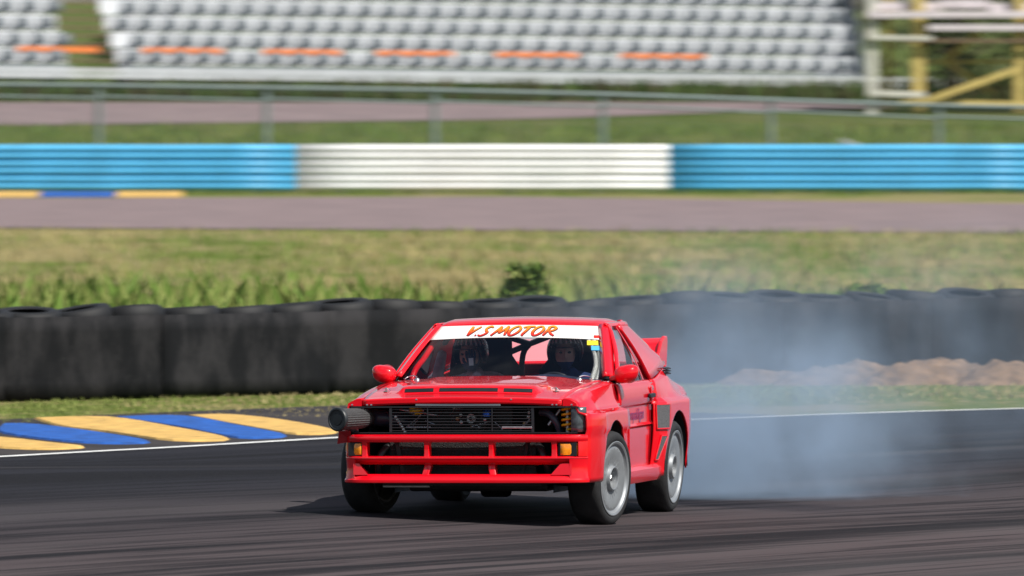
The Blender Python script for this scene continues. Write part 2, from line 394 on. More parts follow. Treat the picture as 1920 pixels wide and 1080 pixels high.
# grass blades
def blades(name, n, area, hmin, hmax, cols, lab):
    b = MB()
    for i in range(n):
        x, y = area(); z = terr(x, y) - .012; h = random.uniform(hmin, hmax); a = random.uniform(0, 6.28); wd = h * .07 + .006
        dx, dy = math.cos(a) * wd, math.sin(a) * wd; lx, ly = random.uniform(-.45, .45) * h, random.uniform(-.45, .45) * h
        b.add([(x - dx, y - dy, z), (x + dx, y + dy, z), (x + lx * .4 + dx * .6, y + ly * .4 + dy * .6, z + h * .6), (x + lx, y + ly, z + h)], [(0, 1, 2), (0, 2, 3)], (min(len(cols) - 1, int(len(cols) * max(0, .5 + 1.1 * noise.noise((x * .33, y * .13, 5)) + random.uniform(-.3, .3)))) if y < 262 else random.randrange(len(cols))))
    o = b.build(name, cols); tag(o, lab, 'grass', kind='stuff'); return o
GC = [mat('blade_green', (.105, .18, .02), .8), mat('blade_light', (.19, .225, .05), .8), mat('blade_straw', (.36, .295, .135), .9), mat('blade_dark', (.055, .11, .015), .8)]
def a_front():
    s_ = random.uniform(-9, 16); q = random.uniform(.05, 1) ** 1.5 * 5.5; p = W0 + WD * s_ + WN * (q + .1); return p.x, p.y
def a_bank():
    y = 114 + random.random() ** 1.6 * 92; x = random.uniform(-.052, .056) * y; s_ = (Vector((x, y, 0)) - W0).dot(WN)
    return (x, y) if s_ < -.8 else a_bank()
def a_wallback():
    s_ = random.uniform(-9, 16); p = W0 + WD * s_ - WN * (.8 + 15 * random.random() ** 1.4); return p.x, p.y
def a_far():
    return random.uniform(-15, 15), random.uniform(263.2, 290)
blades('verge_grass', 9000, a_front, .015, .05, GC[1:3], 'short patchy grass verge between kerb and tyre wall')
blades('bank_grass', 24000, a_bank, .05, .2, GC[:3], 'yellow green rough grass behind the tyre wall')
blades('tall_weeds', 11000, a_wallback, .35, .95, [GC[0], GC[1], GC[0], GC[1]], 'tall bright green weeds just behind the tyre wall')
blades('far_bank_grass', 9000, a_far, .08, .3, [GC[0], GC[3], GC[1]], 'dark green grass bank behind the blue and white barrier')
def bush(x, y, h, r, n, lab, nm='weed_bush'):
    root = tag(empty(nm, (x, y, 0)), lab, 'bush'); b = MB(); c = MB()
    for k in range(7):
        a = k * .9; c.tube([(0, 0, 0), (math.cos(a) * r * .3, math.sin(a) * r * .3, h * .5), (math.cos(a) * r * .6, math.sin(a) * r * .6, h * .85)], [.012, .008, .004], 5)
    for i in range(n):
        t = random.random(); a = random.uniform(0, 6.28); rr = r * math.sqrt(random.random()) * (1.05 - t * .6)
        p = Vector((rr * math.cos(a), rr * math.sin(a), h * (.08 + .92 * t))); s_ = random.uniform(.03, .07)
        q = Matrix.Rotation(random.uniform(0, 6), 3, 'Z') @ Matrix.Rotation(random.uniform(.3, 1.4), 3, 'X')
        b.add([p + q @ Vector(v) for v in ((-s_ * .5, 0, 0), (0, -s_, 0), (s_ * .5, 0, 0), (0, s_ * 1.3, 0))], [(0, 1, 2, 3)], i % 3)
    b.build('foliage', [GC[3], GC[0], GC[1]], root); c.build('stem', GC[3], root)
bush(.14, 117.5, 1.08, .42, 1500, 'dark green weed bush rising behind the tyre wall above the car roof')
bush(3.9, 124, .75, .5, 700, 'low green bush behind the tyre wall above the dirt heaps')
bush(-4.0, 118, .62, .35, 600, 'small green bush behind the tyre wall at the far end of the kerb')

# ------------------------------------------------------------------ blue and white crash barrier
bar = tag(empty('crash_barrier', (0, 263, 0)), 'three-tier steel crash barrier painted in blue and white sections', 'barrier')
BBL = mat('barrier_blue', (.09, .42, .70), .4, .0, var=.10, vscale=1.2); BWH = mat('barrier_white', (.80, .80, .80), .4, var=.05, vscale=1.2)
WP = [(.02, -.175), (.0, -.15), (-.072, -.11), (-.075, -.06), (-.015, -.02), (-.015, .02), (-.075, .06), (-.072, .11), (0, .15), (.02, .175)]
WPS = [(v.y, v.z) for v in cr([(0, *q) for q in WP], 2)]
x0 = (555 - 960) * 263 / FPX; SEC = 700 * 263 / FPX
for k in range(-4, 6):
    mt = BWH if k % 2 == 0 else BBL
    for tier in range(3):
        b = MB(); a0, a1 = x0 + k * SEC, x0 + (k + 1) * SEC - .004
        rows = []
        for x in span(a0, a1, 6):
            rows.append([(x, 263 + py + .01 * noise.noise((x, tier, 2)), .24 + tier * .36 + pz + .012 * noise.noise((x * .6, tier * 5, 7))) for py, pz in WPS])
        b.grid(rows); o = b.build('rail', mt, smooth=60, solid=.006); o.parent = bar; o.matrix_parent_inverse = Matrix.Translation((0, -263, 0))
pb = MB(); pb.box((0, .09, .56), (.1, .14, 1.16)); p0 = pb.build('post', mat('galvanised', (.35, .37, .38), .5, .5, var=.2))
for i in range(31):
    o = p0 if i == 0 else p0.copy()
    if i: COL.objects.link(o)
    o.parent = bar; o.location = (-30 + 2 * i, .0, 0)

# wire fence behind the barrier
fence = tag(empty('wire_fence', (0, 267, 0)), 'grey wire mesh fence with steel posts behind the crash barrier', 'fence')
GALV = mat('fence_steel', (.20, .25, .24), .5, .2, var=.15)
def ftop(x): return interp(x, [(-30, 2.62), (-12, 2.55), (0, 2.38), (12, 1.98), (30, 1.8)])
FX = [(-960 + 185 + 315 * k) * 267 / FPX for k in range(-4, 10)]
for x in FX:
    b = MB(); b.tube([(x, 0, 0), (x, 0, ftop(x) + .05)], .07, 10); b.build('fence_post', GALV, fence, smooth=50)
for a, c in zip(FX, FX[1:]):
    b = MB(); b.tube([(a, -.06, ftop(a)), (c, -.06, ftop(c))], .05, 8); b.build('top_rail', GALV, fence, smooth=50)
    b = MB(); b.tube([(a, -.06, ftop(a) - .26), (c, -.06, ftop(c) - .30)], .03, 8); b.build('middle_rail', GALV, fence, smooth=50)
    b = MB(); n = 40
    for i in range(n + 1):
        x = lerp(a, c, i / n); b.box((x, .06, ftop(x) / 2), (.0035, .0035, ftop(x)))
    for j in range(24):
        q = j / 23; b.beam((a, .06, ftop(a) * q + .02), (c, .06, ftop(c) * q + .02), .0035)
    tag(b.build('wire_mesh', GALV, fence), kind='stuff')
b = MB(); b.beam((8.0, 272, .85), (9.6, 271, .35), .10); o = b.build('handrail', mat('pale_rail', (.55, .56, .55), .5, var=.1)); 
hr = tag(empty('stair_handrail', (8.8, 271.5, terr(8.8, 271.5))), 'pale sloping handrail on the grass behind the wire fence', 'handrail')
o.parent = hr; o.location = -Vector((8.8, 271.5, 0)); b = MB()
b.tube([(-.75, .47, -.3), (-.75, .47, .72)], .04, 8); b.build('handrail_post', GALV, hr); b = MB(); b.tube([(.6, -.38, -.3), (.6, -.38, .42)], .04, 8); b.build('handrail_post', GALV, hr)

# ------------------------------------------------------------------ grandstand
SA = R(12); SU = Vector((math.cos(SA), math.sin(SA), -.012)); SV = Vector((-math.sin(SA), math.cos(SA), 0)); SO = Vector((0, 316, 0))
stand = tag(empty('grandstand', (0, 316, terr(0, 316))), 'white terraced grandstand with rows of grey seats and orange boards', 'grandstand')
SPAR = Matrix.Translation(-stand.location)
def sp(o): o.parent = stand; o.matrix_parent_inverse = SPAR; return o
def S(a, bq, z): return SO + SU * a + SV * bq + Vector((0, 0, z))
SROT = Matrix.Rotation(SA, 3, 'Z') @ Matrix.Rotation(.012, 3, 'Y')
SW = mat('terrace_white', (.64, .66, .68), .7, var=.12, vscale=1.5); SG = mat('seat_grey', (.12, .14, .155), .55, var=.2, vscale=6)
SF = mat('stand_front_grey', (.24, .27, .29), .7, var=.15); ORG = mat('orange_board', (.80, .22, .05), .6, var=.1)
SDK = mat('stand_steel_dark', (.07, .075, .08), .6, var=.3); WOOD = mat('step_wood', (.17, .11, .07), .8, var=.3)
RZ, RD = .468, .80
A0, A1 = -11.2, 10.1          # main block
NROW = 8
for r in range(NROW):
    z0 = 2.80 + r * RZ; bq = r * RD
    for (a0, a1) in ((A0 - .02 * r, A1 + .10 * r), (-34, A0 - 1.45)):
        b = MB(); b.box(S((a0 + a1) / 2, bq + RD / 2 + .04, z0 - .05), (a1 - a0, RD + .08, .10), SROT); sp(b.build('terrace_step', SW))
        b = MB(); b.box(S((a0 + a1) / 2, bq - .012, z0 - RZ / 2 + .02), (a1 - a0, .05, RZ - .06), SROT); sp(b.build('riser', SW if r else SF))
    b = MB(); b.box(S(A0 - .72, bq + .3, z0 - .1), (1.38, .34, .05), SROT); sp(b.build('aisle_step', WOOD)); b = MB(); b.box(S(A0 - .72, bq + .7, z0 + .12), (1.38, .34, .05), SROT); sp(b.build('aisle_step', WOOD))
sb = MB(); sb.grid([[(-.235, .10, -.02), (-.24, .13, .10), (-.21, .17, .26)], [(0, .13, -.03), (0, .16, .10), (0, .20, .28)], [(.235, .10, -.02), (.24, .13, .10), (.21, .17, .26)]])
sb.grid([[(-.21, -.22, 0), (-.21, .10, -.02)], [(0, -.23, -.01), (0, .13, -.03)], [(.21, -.22, 0), (.21, .10, -.02)]], flip=True)
seat0 = None
for r in range(NROW - 1):
    for i in range(-7, 32):
        a = A0 + .42 + i * .683 + (.34 if r % 2 else 0)
        if i < 0: a -= 1.5
        if a > A1 - .1 + .1 * r or (i >= 0 and a < A0 + .25): continue
        p = S(a, r * RD + .42, 2.80 + r * RZ + .14)
        xpix = 960 + p.x / p.y * FPX
        if xpix < -60 or r > 5: continue
        if seat0 is None: o = seat0 = sp(sb.build('seat', SG, smooth=60, solid=.02))
        else: o = sp(seat0.copy()); COL.objects.link(o)
        o.location = p; o.rotation_euler = (random.uniform(-.05, .05), 0, SA)
for k, (xa, xb) in enumerate(((50, 200), (280, 430), (505, 650), (715, 860), (940, 1095), (1175, 1335), (-170, -20))):
    a0 = (xa - 960) * 316 / FPX / math.cos(SA); a1 = (xb - 960) * 316 / FPX / math.cos(SA)
    b = MB(); b.box(S((a0 + a1) / 2, RD - .06, 2.80 + RZ - .03), (a1 - a0, .03, .15), SROT); sp(b.build('orange_board', ORG))
# front rails, underframe, end wall
for z in (2.50, 2.66): 
    b = MB(); b.box(S(-10, -.25, z), (46, .05, .10), SROT); sp(b.build('front_rail', SW))
for i in range(12):
    a = -33 + i * 3.95
    if a > A1: continue
    b = MB(); b.beam(S(a, .1, 1.8), S(a, .1, 2.75), .12); sp(b.build('stand_post', SDK))
    b = MB(); b.beam(S(a, .3, 2.35), S(a, 6.2, 2.35 + 7.4 * RZ), .14); sp(b.build('raker_beam', SDK))
    b = MB(); b.beam(S(a, 6.2, 1.8), S(a, 6.2, 2.3 + 7.4 * RZ), .14); sp(b.build('stand_post', SDK))
b = MB(); q = [S(A1 + .15, -.1, 1.9), S(A1 + .15, 6.6, 1.9), S(A1 + 1.0, 6.6, 7.2), S(A1 + .15, -.1, 3.0)]; b.add(q, [(0, 1, 2, 3)]); sp(b.build('end_panel', SF, solid=.05))
b = MB(); b.tube([S(A1 + .35, -.1, 3.75), S(A1 + 1.3, 6.6, 7.9)], .05, 8); sp(b.build('end_handrail', SDK))

# ------------------------------------------------------------------ timber tower
tw = tag(empty('timber_tower', (11, 300, terr(11, 300))), 'yellow timber scaffold tower with pale platforms beside the grandstand', 'tower')
TPAR = Matrix.Translation(-tw.location)
def tp(o): o.parent = tw; o.matrix_parent_inverse = TPAR; return o
TY = mat('yellow_timber', (.52, .40, .13), .75, var=.2, vscale=3); TW = mat('pale_timber', (.55, .54, .47), .75, var=.15, vscale=3); TPK = mat('platform_board', (.62, .56, .58), .7, var=.15, vscale=3)
def pt(x, y, d=300): return Vector(((x - 960) * d / FPX, d, CAMH - (y - 95) * d / FPX))
def tbeam(nm, a, c, wd, ht, mt, d0=300, d1=None):
    b = MB(); b.beam(pt(*a, d0), pt(*c, d1 or d0), wd, ht); tp(b.build(nm, mt, bevel=.01))
for x, wd, mt, d in ((1635, .26, TW, 300), (1722, .30, TY, 300.1), (1912, .26, TY, 300.1), (2060, .26, TY, 300), (1665, .16, TY, 303), (1725, .2, TW, 303), (1912, .2, TY, 303)):
    b = MB(); X = (x - 960) * d / FPX; b.box((X, d, 4.6), (wd, .2, 6.4)); tp(b.build('tower_post', mt, bevel=.01))
tbeam('cross_beam', (1625, 28), (2070, 26), .12, .18, TPK, 299.8); tbeam('cross_beam', (1625, 70), (1748, 72), .12, .12, TW, 299.8); tbeam('cross_beam', (1740, 52), (2070, 52), .12, .16, TPK, 299.8)
tbeam('cross_beam', (1625, 174), (1735, 178), .12, .16, TW, 299.75); tbeam('cross_beam', (1690, 76), (2070, 78), .10, .08, WOOD, 299.8); tbeam('cross_beam', (1690, 190), (2070, 198), .12, .12, TY, 299.8)
tbeam('cross_beam', (1740, 116), (2070, 116), .10, .08, TY, 302.8)
tbeam('brace', (1735, 190), (1912, 128), .12, .17, TY, 299.6); tbeam('brace', (1775, 112), (1835, 60), .10, .14, TY, 302.6); tbeam('brace', (1770, 112), (1860, 175), .10, .12, TY, 302.6)
for k, (xa, xb, y) in enumerate(((1640, 1760, 12), (1762, 1850, 8), (1852, 2060, 14))): tbeam('platform_board', (xa, y), (xb, y), 1.9, .22, TPK, 301.2)
for k in range(7): tbeam('deck_plank', (1630, 25.5), (2065, 24.5), .36, .05, TPK, 300.3 + .42 * k)

# trees behind
LEAF = [mat('leaf_dark', (.020, .035, .010), .8), mat('leaf_mid', (.045, .065, .016), .8), mat('leaf_brown', (.06, .045, .02), .8)]
BARK = mat('bark', (.08, .06, .045), .9, var=.3)
def tree(x, y, h, r, lab):
    z = terr(x, y); root = tag(empty('tree', (x, y, z - .1)), lab, 'tree', 'trees behind the grandstand'); b = MB(); t = MB()
    t.tube([(0, 0, 0), (.1, 0, h * .4), (0, .1, h * .85)], [.22, .16, .05], 8)
    for k in range(6):
        a = k * 1.05; zz = h * (.2 + .1 * k); t.tube([(0, 0, zz), (math.cos(a) * r * .7, math.sin(a) * r * .7, zz + h * .18)], [.07, .02], 6)
    t.build('trunk', BARK, root, smooth=50)
    cl = [(Vector((random.gauss(0, .42) * r, random.gauss(0, .42) * r, h * random.uniform(.12, .95))), random.uniform(.45, .9)) for _ in range(34)]
    for i in range(2600):
        c, q = random.choice(cl); p = c + Vector((random.gauss(0, q * .5), random.gauss(0, q * .5), random.gauss(0, q * .45))); p.z = max(.1, p.z)
        s_ = random.uniform(.06, .14); M = Matrix.Rotation(random.uniform(0, 6), 3, 'Z') @ Matrix.Rotation(random.uniform(0, 1.4), 3, 'X')
        b.add([p + M @ Vector(v) for v in ((-s_, 0, 0), (0, -s_ * .6, 0), (s_, 0, 0), (0, s_ * .6, 0))], [(0, 1, 2, 3)], 0 if random.random() < .5 else (1 if random.random() < .8 else 2))
    b.build('crown', LEAF, root)
for i, (x, y, h, r, lab) in enumerate(((-11.5, 332, 6.5, 2.6, 'dark leafy tree seen through the grandstand aisle'), (9.8, 327, 7, 2.2, 'dark tree between the grandstand end and the timber tower'),
        (12.2, 311, 4.6, 1.8, 'dense tree directly behind the timber tower posts'), (14.6, 313, 5, 2.0, 'tree behind the timber tower diagonal brace'), (17.5, 315, 6, 2.4, 'tree beyond the outer end of the timber tower'),
        (-17, 334, 7, 2.6, 'tree behind the outer grandstand block'))): tree(x, y, h, r, lab)
blades('undergrowth', 5000, lambda: (random.uniform(-17, 17), random.uniform(309.5, 315)), .2, .7, [LEAF[1], GC[3], LEAF[2]], 'dark undergrowth below the grandstand front')

# ================================================================== the car (X forward from the front axle, Y to the car's left, Z up)
car = tag(empty('rally_car', (CX, CY, 0), (0, 0, -R(90) - TH)), 'red drifting rally coupe with bare grille, wide arches and white sunstrip', 'car')
ROLL = R(.45); car.rotation_mode = 'XYZ'; car.rotation_euler = (Matrix.Rotation(-R(90) - TH, 3, 'Z') @ Matrix.Rotation(ROLL, 3, 'X')).to_euler()
WB = 2.25
def both(fn):
    for s in (1, -1): fn(s)

# ---- fenders
def fl(X): return interp(X, [(-.47, .952), (.34, .957), (.50, .935), (.64, .905), (.74, .882)])
def hoodz(X): return interp(X, [(-.45, .976), (-.1, .962), (.2, .942), (.45, .916), (.70, .880)])
def hoody(X): return interp(X, [(-.45, .752), (.70, .728)])
AR, AZ = .388, .318
def arch_low(X, c, r=AR, fb=.285, bb=.25):
    if abs(X - c) < r: return AZ + math.sqrt(r * r - (X - c) ** 2)
    return fb if X > c else bb
def side_rows(xs, upper, lowz, lowy, nlow):
    rows = []
    for X in xs:
        up = upper(X); zl = lowz(X); y0, z0 = up[-1]; r = [(X, y, z) for y, z in up]
        for k in range(1, nlow + 1):
            z = lerp(z0, zl, k / nlow); r.append((X, lowy(X, z, y0), z))
        rows.append(r)
    return rows
def archxs(a, b, c, r=AR, n=22):
    xs = [x for x in span(a, b, 14)] + [c + r * math.cos(math.pi * k / n) for k in range(n + 1)] + [c + r + .003, c - r - .003]
    return sorted({round(x, 4) for x in xs if min(a, b) - 1e-4 <= x <= max(a, b) + 1e-4})
def fender(s):
    def upper(X):
        yh, zh, f = hoody(X) + .005, hoodz(X), fl(X) + (.024 if s > 0 else -.038) * sstep(.25, .62, X); yi = max(f - .07, yh + .11)
        return [(yh, zh - .03), (yh, zh), (yh + .045, zh - .003), (yh + .08, zh - .02), (max(yi - .022, yh + .10), .848), (yi - .004, .812), (yi + .004, .792), (yi + .012, .786), (f - .02, .776), (f - .006, .77), (f, .758)]
    def lowy(X, z, y0): return y0 + .008 * math.sin(min(1, max(0, (.76 - z) / .46)) * math.pi) - (.012 * sstep(.635, .625, z)) - (.075 * sstep(.66, .30, z) * sstep(.30, .45, X) if s < 0 else 0)
    rows = side_rows(archxs(-.47, .735, 0), upper, lambda X: arch_low(X, 0), lowy, 14)
    rows = [[(x, y * s, z) for x, y, z in r] for r in rows]
    b = MB(); b.grid(rows, flip=(s > 0)); b.build('front_fender', RED, car, smooth=32, solid=.012, off=-1)
    b = MB()                                   # rear closing flange of the flare, inner arch liner
    b.grid([[(-.472, s * .952, z) for z in span(.26, .755, 6)], [(-.474, s * .86, z) for z in span(.26, .78, 6)]], flip=s > 0)
    b.build('flare_flange', RED, car, solid=.006)
    up = upper(.735)[1:8]; b = MB(); b.grid([[(.7352, s * y, z) for y, z in up], [(.7354, s * (y - .0), min(z - .006, .830)) for y, z in up]], flip=s > 0); b.build('fender_nose', RED, car, solid=.006)
    liner(0, .95, s)
def liner(c, yo, s):
    b = MB(); rows = []
    for k in range(19):
        a = math.pi * (k / 18) * 1.06 - .1; x, z = c + (AR + .004) * math.cos(a), AZ + (AR + .004) * math.sin(a)
        rows.append([(x, s * (yo - .012), z), (x, s * .58, z)])
    b.grid(rows); b.add([(c - AR, s * .58, .2), (c + AR, s * .58, .2), (c + AR, s * .58, .72), (c - AR, s * .58, .72)], [(0, 1, 2, 3)])
    b.build('arch_liner', BLACK, car, smooth=50)
both(fender)

# ---- bonnet
def bz(X, Y):
    z = interp(X, [(-.44, 1.000), (-.1, .984), (.2, .964), (.45, .938), (.62, .912), (.70, .898)])
    q = abs(Y) / .74
    return z - .020 * q * q + .012 * (1 - sstep(.44, .56, abs(Y))) * sstep(.62, .40, X)
XS = [(.700, -.046), (.728, -.05), (.738, -.038), (.738, -.012), (.731, -.003), (.715, 0)] + [(x, 0) for x in span(.68, -.44, 24)]
rows = []
for X, dz in XS:
    xr = min(X, .70); row = []
    for k in range(41):
        Y = (k / 40 * 2 - 1) * hoody(xr); bow = .016 * (1 - (Y / .73) ** 2) - .006
        row.append((X + bow * sstep(.2, .7, X), Y, bz(xr, Y) + dz))
    rows.append(row)
b = MB(); b.grid(rows); b.build('bonnet', RED, car, smooth=30, solid=.010, off=-1)
# raised vent ridge with three slots
b = MB(); rows = []
for x, dz in ((.60, .004), (.585, .012), (.572, .038), (.556, .044), (.50, .042), (.40, .020), (.30, .004)):
    rows.append([(x - .02 * (Y / .5) ** 2, Y, bz(x, Y) + dz * (1 - sstep(.47, .53, abs(Y)))) for Y in span(-.54, .54, 36)])
b.grid(rows); b.build('bonnet_vent_ridge', RED, car, smooth=35)
for y0, y1 in ((-.455, -.245), (-.20, .225), (.27, .475)):
    b = MB(); 
    def vx(Y, q): return lerp(.587, .575, q) - .02 * (Y / .5) ** 2
    rows = [[(vx(Y, q), Y, bz(.58, Y) + lerp(.010, .034, q)) for Y in span(y0, y1, 8)] for q in (0, 1)]
    b.grid(rows); b.build('bonnet_slot', BLACK, car, solid=.004, off=1)
for y in (-.33, .0, .36):
    b = MB(); b.lathe([(0, .007), (.004, .007), (.006, .001)], 10, Matrix.Translation((.742, y, .876)) @ Matrix.Rotation(-R(90), 4, 'Z')); b.build('bonnet_screw', STEEL, car, smooth=50)
for s in (1, -1):
    b = MB(); x, y = .45, s * .62; z = bz(x, y)
    b.lathe([(0, .022), (.004, .022), (.005, .008), (.03, .008), (.032, .001)], 12, Matrix.Translation((x, y, z)) @ Matrix.Rotation(R(90), 4, 'X')); b.tube([(x, y - .03, z + .022), (x, y, z + .026), (x + .01, y + .035, z + .01)], .003, 6)
    b.build('bonnet_pin', STEEL, car, smooth=50)
    b = MB(); x, y = -.40, s * .60; z = bz(x, y); b.lathe([(0, .024), (.005, .022), (.014, .010), (.016, .001)], 12, Matrix.Translation((x, y, z)) @ Matrix.Rotation(R(90), 4, 'X'))
    b.tube(cr([(x, y, z + .02), (x - .02, y + s * .03, z + .028), (x - .03, y + s * .07, z + .02), (x, y + s * .09, z + .004)], 4), .004, 6); b.build('bonnet_lanyard', [STEEL], car, smooth=50)
b = MB(); b.box((.725, -.03, .838), (.03, .62, .016)); b.build('bonnet_seal', mat('seal_grey', (.16, .18, .20), .5), car, bevel=.003)

# ---- front bumper (one moulding)
PATH = cr([(x, y, 0) for x, y in [(.735, -.888), (.775, -.868), (.815, -.82), (.842, -.74), (.855, -.60), (.862, -.3), (.864, 0), (.862, .3), (.855, .60), (.842, .74), (.815, .82), (.775, .868), (.735, .888)]], 6)
def yk(y):                                          # the bumper sits slightly skewed across the nose
    return y if abs(y) < .65 else math.copysign(.65 + (abs(y) - .65) * (1.10 if y > 0 else .83), y)
PATH = [Vector((p.x, yk(p.y), 0)) for p in PATH]
def pnorm(i):
    t = (PATH[min(i + 1, len(PATH) - 1)] - PATH[max(i - 1, 0)]).normalized(); return Vector((t.y, -t.x, 0))
def sweep(b, prof, i0=0, i1=None, ywin=None, mi=0):          # prof: closed (outward, z)
    idx = [i for i in range(i0, i1 or len(PATH)) if ywin is None or ywin[0] <= PATH[i].y <= ywin[1]]
    rows = []
    for i in idx:
        nn = pnorm(i); rows.append([tuple(PATH[i] + nn * o + Vector((0, 0, z))) for o, z in prof + prof[:1]])
    b.grid(rows, mi, flip=False); n = len(prof); b.add([r for r in rows[0][:n]], [tuple(range(n))]); b.add([r for r in rows[-1][:n]], [tuple(range(n - 1, -1, -1))])
bb = MB()
sweep(bb, [(-.10, .630), (-.012, .628), (0, .622), (.004, .612), (.002, .588), (-.006, .577), (-.10, .574)])                               # top bar
sweep(bb, [(-.09, .478), (-.008, .476), (.004, .470), (.005, .462), (-.012, .440), (-.05, .418), (-.09, .414)])                            # middle bar
sweep(bb, [(-.09, .350), (-.02, .349), (-.012, .345), (.006, .318), (.014, .308), (.014, .292), (.008, .287), (-.09, .287)])                # lower lip
def corner(y0, prof):
    sweep(bb, prof, ywin=(yk(y0), 9)); sweep(bb, prof, ywin=(-9, yk(-y0)))
corner(.838, [(-.05, .580), (.001, .580), (.003, .53), (.003, .474), (-.05, .474)])
corner(.775, [(-.05, .464), (.003, .464), (-.001, .43), (-.002, .38), (.002, .345), (.006, .318), (-.05, .316)])
for s in (1, -1):
    for y, wd in ((.235, .042), (.690, .045)):
        rows = []
        for z, o in ((.578, -.006), (.56, -.008), (.50, -.008), (.474, -.004)):
            rows.append([(interp(abs(y), [(0, .864), (.6, .855), (.74, .842)]) + o - q, s * (y + e * (wd / 2 - .004 * (q < .01)) * (1.15 if z > .57 or z < .48 else 1)), z) for q, e in ((.07, -1), (.004, -1), (0, -.8), (0, .8), (.004, 1), (.07, 1))])
        bb.grid(rows, flip=s < 0)
    rows = []
    for z, o, y in ((.425, -.05, .232), (.40, -.034, .234), (.37, -.022, .240), (.347, -.014, .246)):
        rows.append([(.862 + o - q, s * (y + e * .024), z) for q, e in ((.07, -1), (.004, -1), (0, -.8), (0, .8), (.004, 1), (.07, 1))])
    bb.grid(rows, flip=s < 0)
    bb.add([(.826, s * .735, .425), (.826, yk(s * .80), .425), (.832, yk(s * .80), .345), (.846, s * .665, .345), (.76, s * .745, .425), (.76, s * .79, .425), (.76, s * .79, .345), (.76, s * .665, .345)],
           [(0, 1, 2, 3), (0, 3, 7, 4)])
bb.build('front_bumper', RED, car, smooth=38)
for s in (1, -1):
    b = MB(); rows = []
    for Y in span(.728, .838, 4):
        x = interp(Y, [(.6, .855), (.74, .842), (.82, .815), (.868, .775)]) - .008
        Yk = yk(s * Y); rows.append([(x - .03, Yk, .572), (x - .003, Yk, .566), (x, Yk, .55), (x, Yk, .50), (x - .003, Yk, .486), (x - .03, Yk, .480)])
    b.grid(rows, flip=s < 0); o = b.build('indicator', AMBER, car, smooth=40, solid=.004); o['label'] = 'amber indicator lens'
    b = MB(); b.box((.805, yk(s * .77), .526), (.02, .13, .094)); b.build('indicator_housing', BLACK, car)
b = MB(); b.box((.70, 0, .45), (.05, 1.06, .27)); b.build('radiator', mat('radiator_core', (.008, .008, .009), .6, var=.5, vscale=60, bump=.6, bscale=150), car)
for z in (.52, .46, .40, .36):
    b = MB(); b.box((.728, 0, z), (.006, 1.04, .006)); b.build('radiator_tube', DARK, car)
for s in (-1, 1):
    b = MB(); b.tube(cr([(.62, s * .42, .60), (.70, s * .55, .54), (.74, s * .60, .46), (.70, s * .62, .36)], 5), .028, 10); b.build('coolant_hose', BLACK, car, smooth=50)
    b = MB(); b.beam((.74, s * .48, .58), (.72, s * .44, .36), .02, .03); b.build('duct_bracket', DARK, car)
# splitter underside, sump guard, lower arms
b = MB(); b.box((.45, 0, .275), (.62, 1.15, .02)); b.build('sump_guard', DARK, car)
b = MB(); b.box((.55, -.42, .27), (.30, .34, .018), Matrix.Rotation(.06, 3, 'Y')); b.build('skid_plate', ALU, car)
b = MB(); b.lathe([(-.1, .09), (-.08, .10), (.08, .10), (.1, .09)], 14, Matrix.Translation((-.1, .05, .25))); b.build('oil_sump', DARK, car, smooth=40)
for s in (1, -1):
    b = MB(); b.tube([(.12, s * .40, .27), (.02, s * .72, .25)], .022, 8); b.tube([(-.2, s * .40, .28), (.0, s * .72, .25)], .02, 8); b.build('lower_arm', DARK, car, smooth=50)
    b = MB(); b.tube([(.16, s * .30, .30), (.10, s * .74, .30)], .013, 8); b.build('track_rod', ALU, car, smooth=50)
b = MB(); b.box((.10, .03, .245), (.55, 1.02, .07)); b.build('subframe', DARK, car, bevel=.02)
# floor and engine bay tub
b = MB(); b.box((-1.2, 0, .29), (2.9, 1.50, .04)); b.build('floor_pan', DARK, car)
b = MB(); b.add([(.0, -.70, .30), (.0, .70, .30), (.0, .70, .95), (.0, -.70, .95)], [(0, 1, 2, 3)]); b.add([(.0, -.70, .30), (.0, -.70, .88), (.66, -.70, .80), (.66, -.70, .30)], [(0, 1, 2, 3)])
b.add([(.0, .70, .30), (.0, .70, .88), (.66, .70, .80), (.66, .70, .30)], [(0, 1, 2, 3)]); b.build('engine_bay', DARK, car)
b = MB(); b.box((-.45, 0, .62), (.02, 1.5, .66)); b.build('bulkhead', DARK, car)

# ---- grille
GM = mat('grille_black', (.025, .028, .033), .4, .3)
for i in range(8):
    b = MB(); b.box((.735, -.005, .655 + i * .0215), (.010, 1.03, .0055)); b.build('grille_bar', GM, car)
b = MB()
b.box((.74, .02, .823), (.014, 1.66, .009)); b.box((.74, .02, .640), (.010, 1.64, .007))
for y in (-.52, .515): b.box((.738, y, .735), (.012, .018, .178))
for y in (-.25, .22): b.box((.741, y, .735), (.006, .007, .17))
b.build('grille_frame', GM, car)
b = MB(); b.box((.742, .40, .678), (.006, .22, .016)); b.build('grille_badge', ALU, car, bevel=.004)
for s in (1, -1):
    b = MB(); rows = []
    for Y, x in ((.78, .738), (.83, .73), (.862, .715), (.873, .69)):
        rows.append([(x, yk(s * Y), z) for z in span(.645, .822, 5)])
    b.grid(rows, flip=s > 0); b.build('corner_lens', mat('smoked_lens', (.06, .075, .085), .25, 0, .4, var=.6, vscale=25), car, smooth=50, solid=.008)
    for y in (.66, .69, .80):
        b = MB(); b.lathe([(0, .008), (.006, .007), (.008, .001)], 8, Matrix.Translation((.745, s * y, .838)) @ Matrix.Rotation(-R(90), 4, 'Z')); b.build('lamp_screw', STEEL, car, smooth=50)
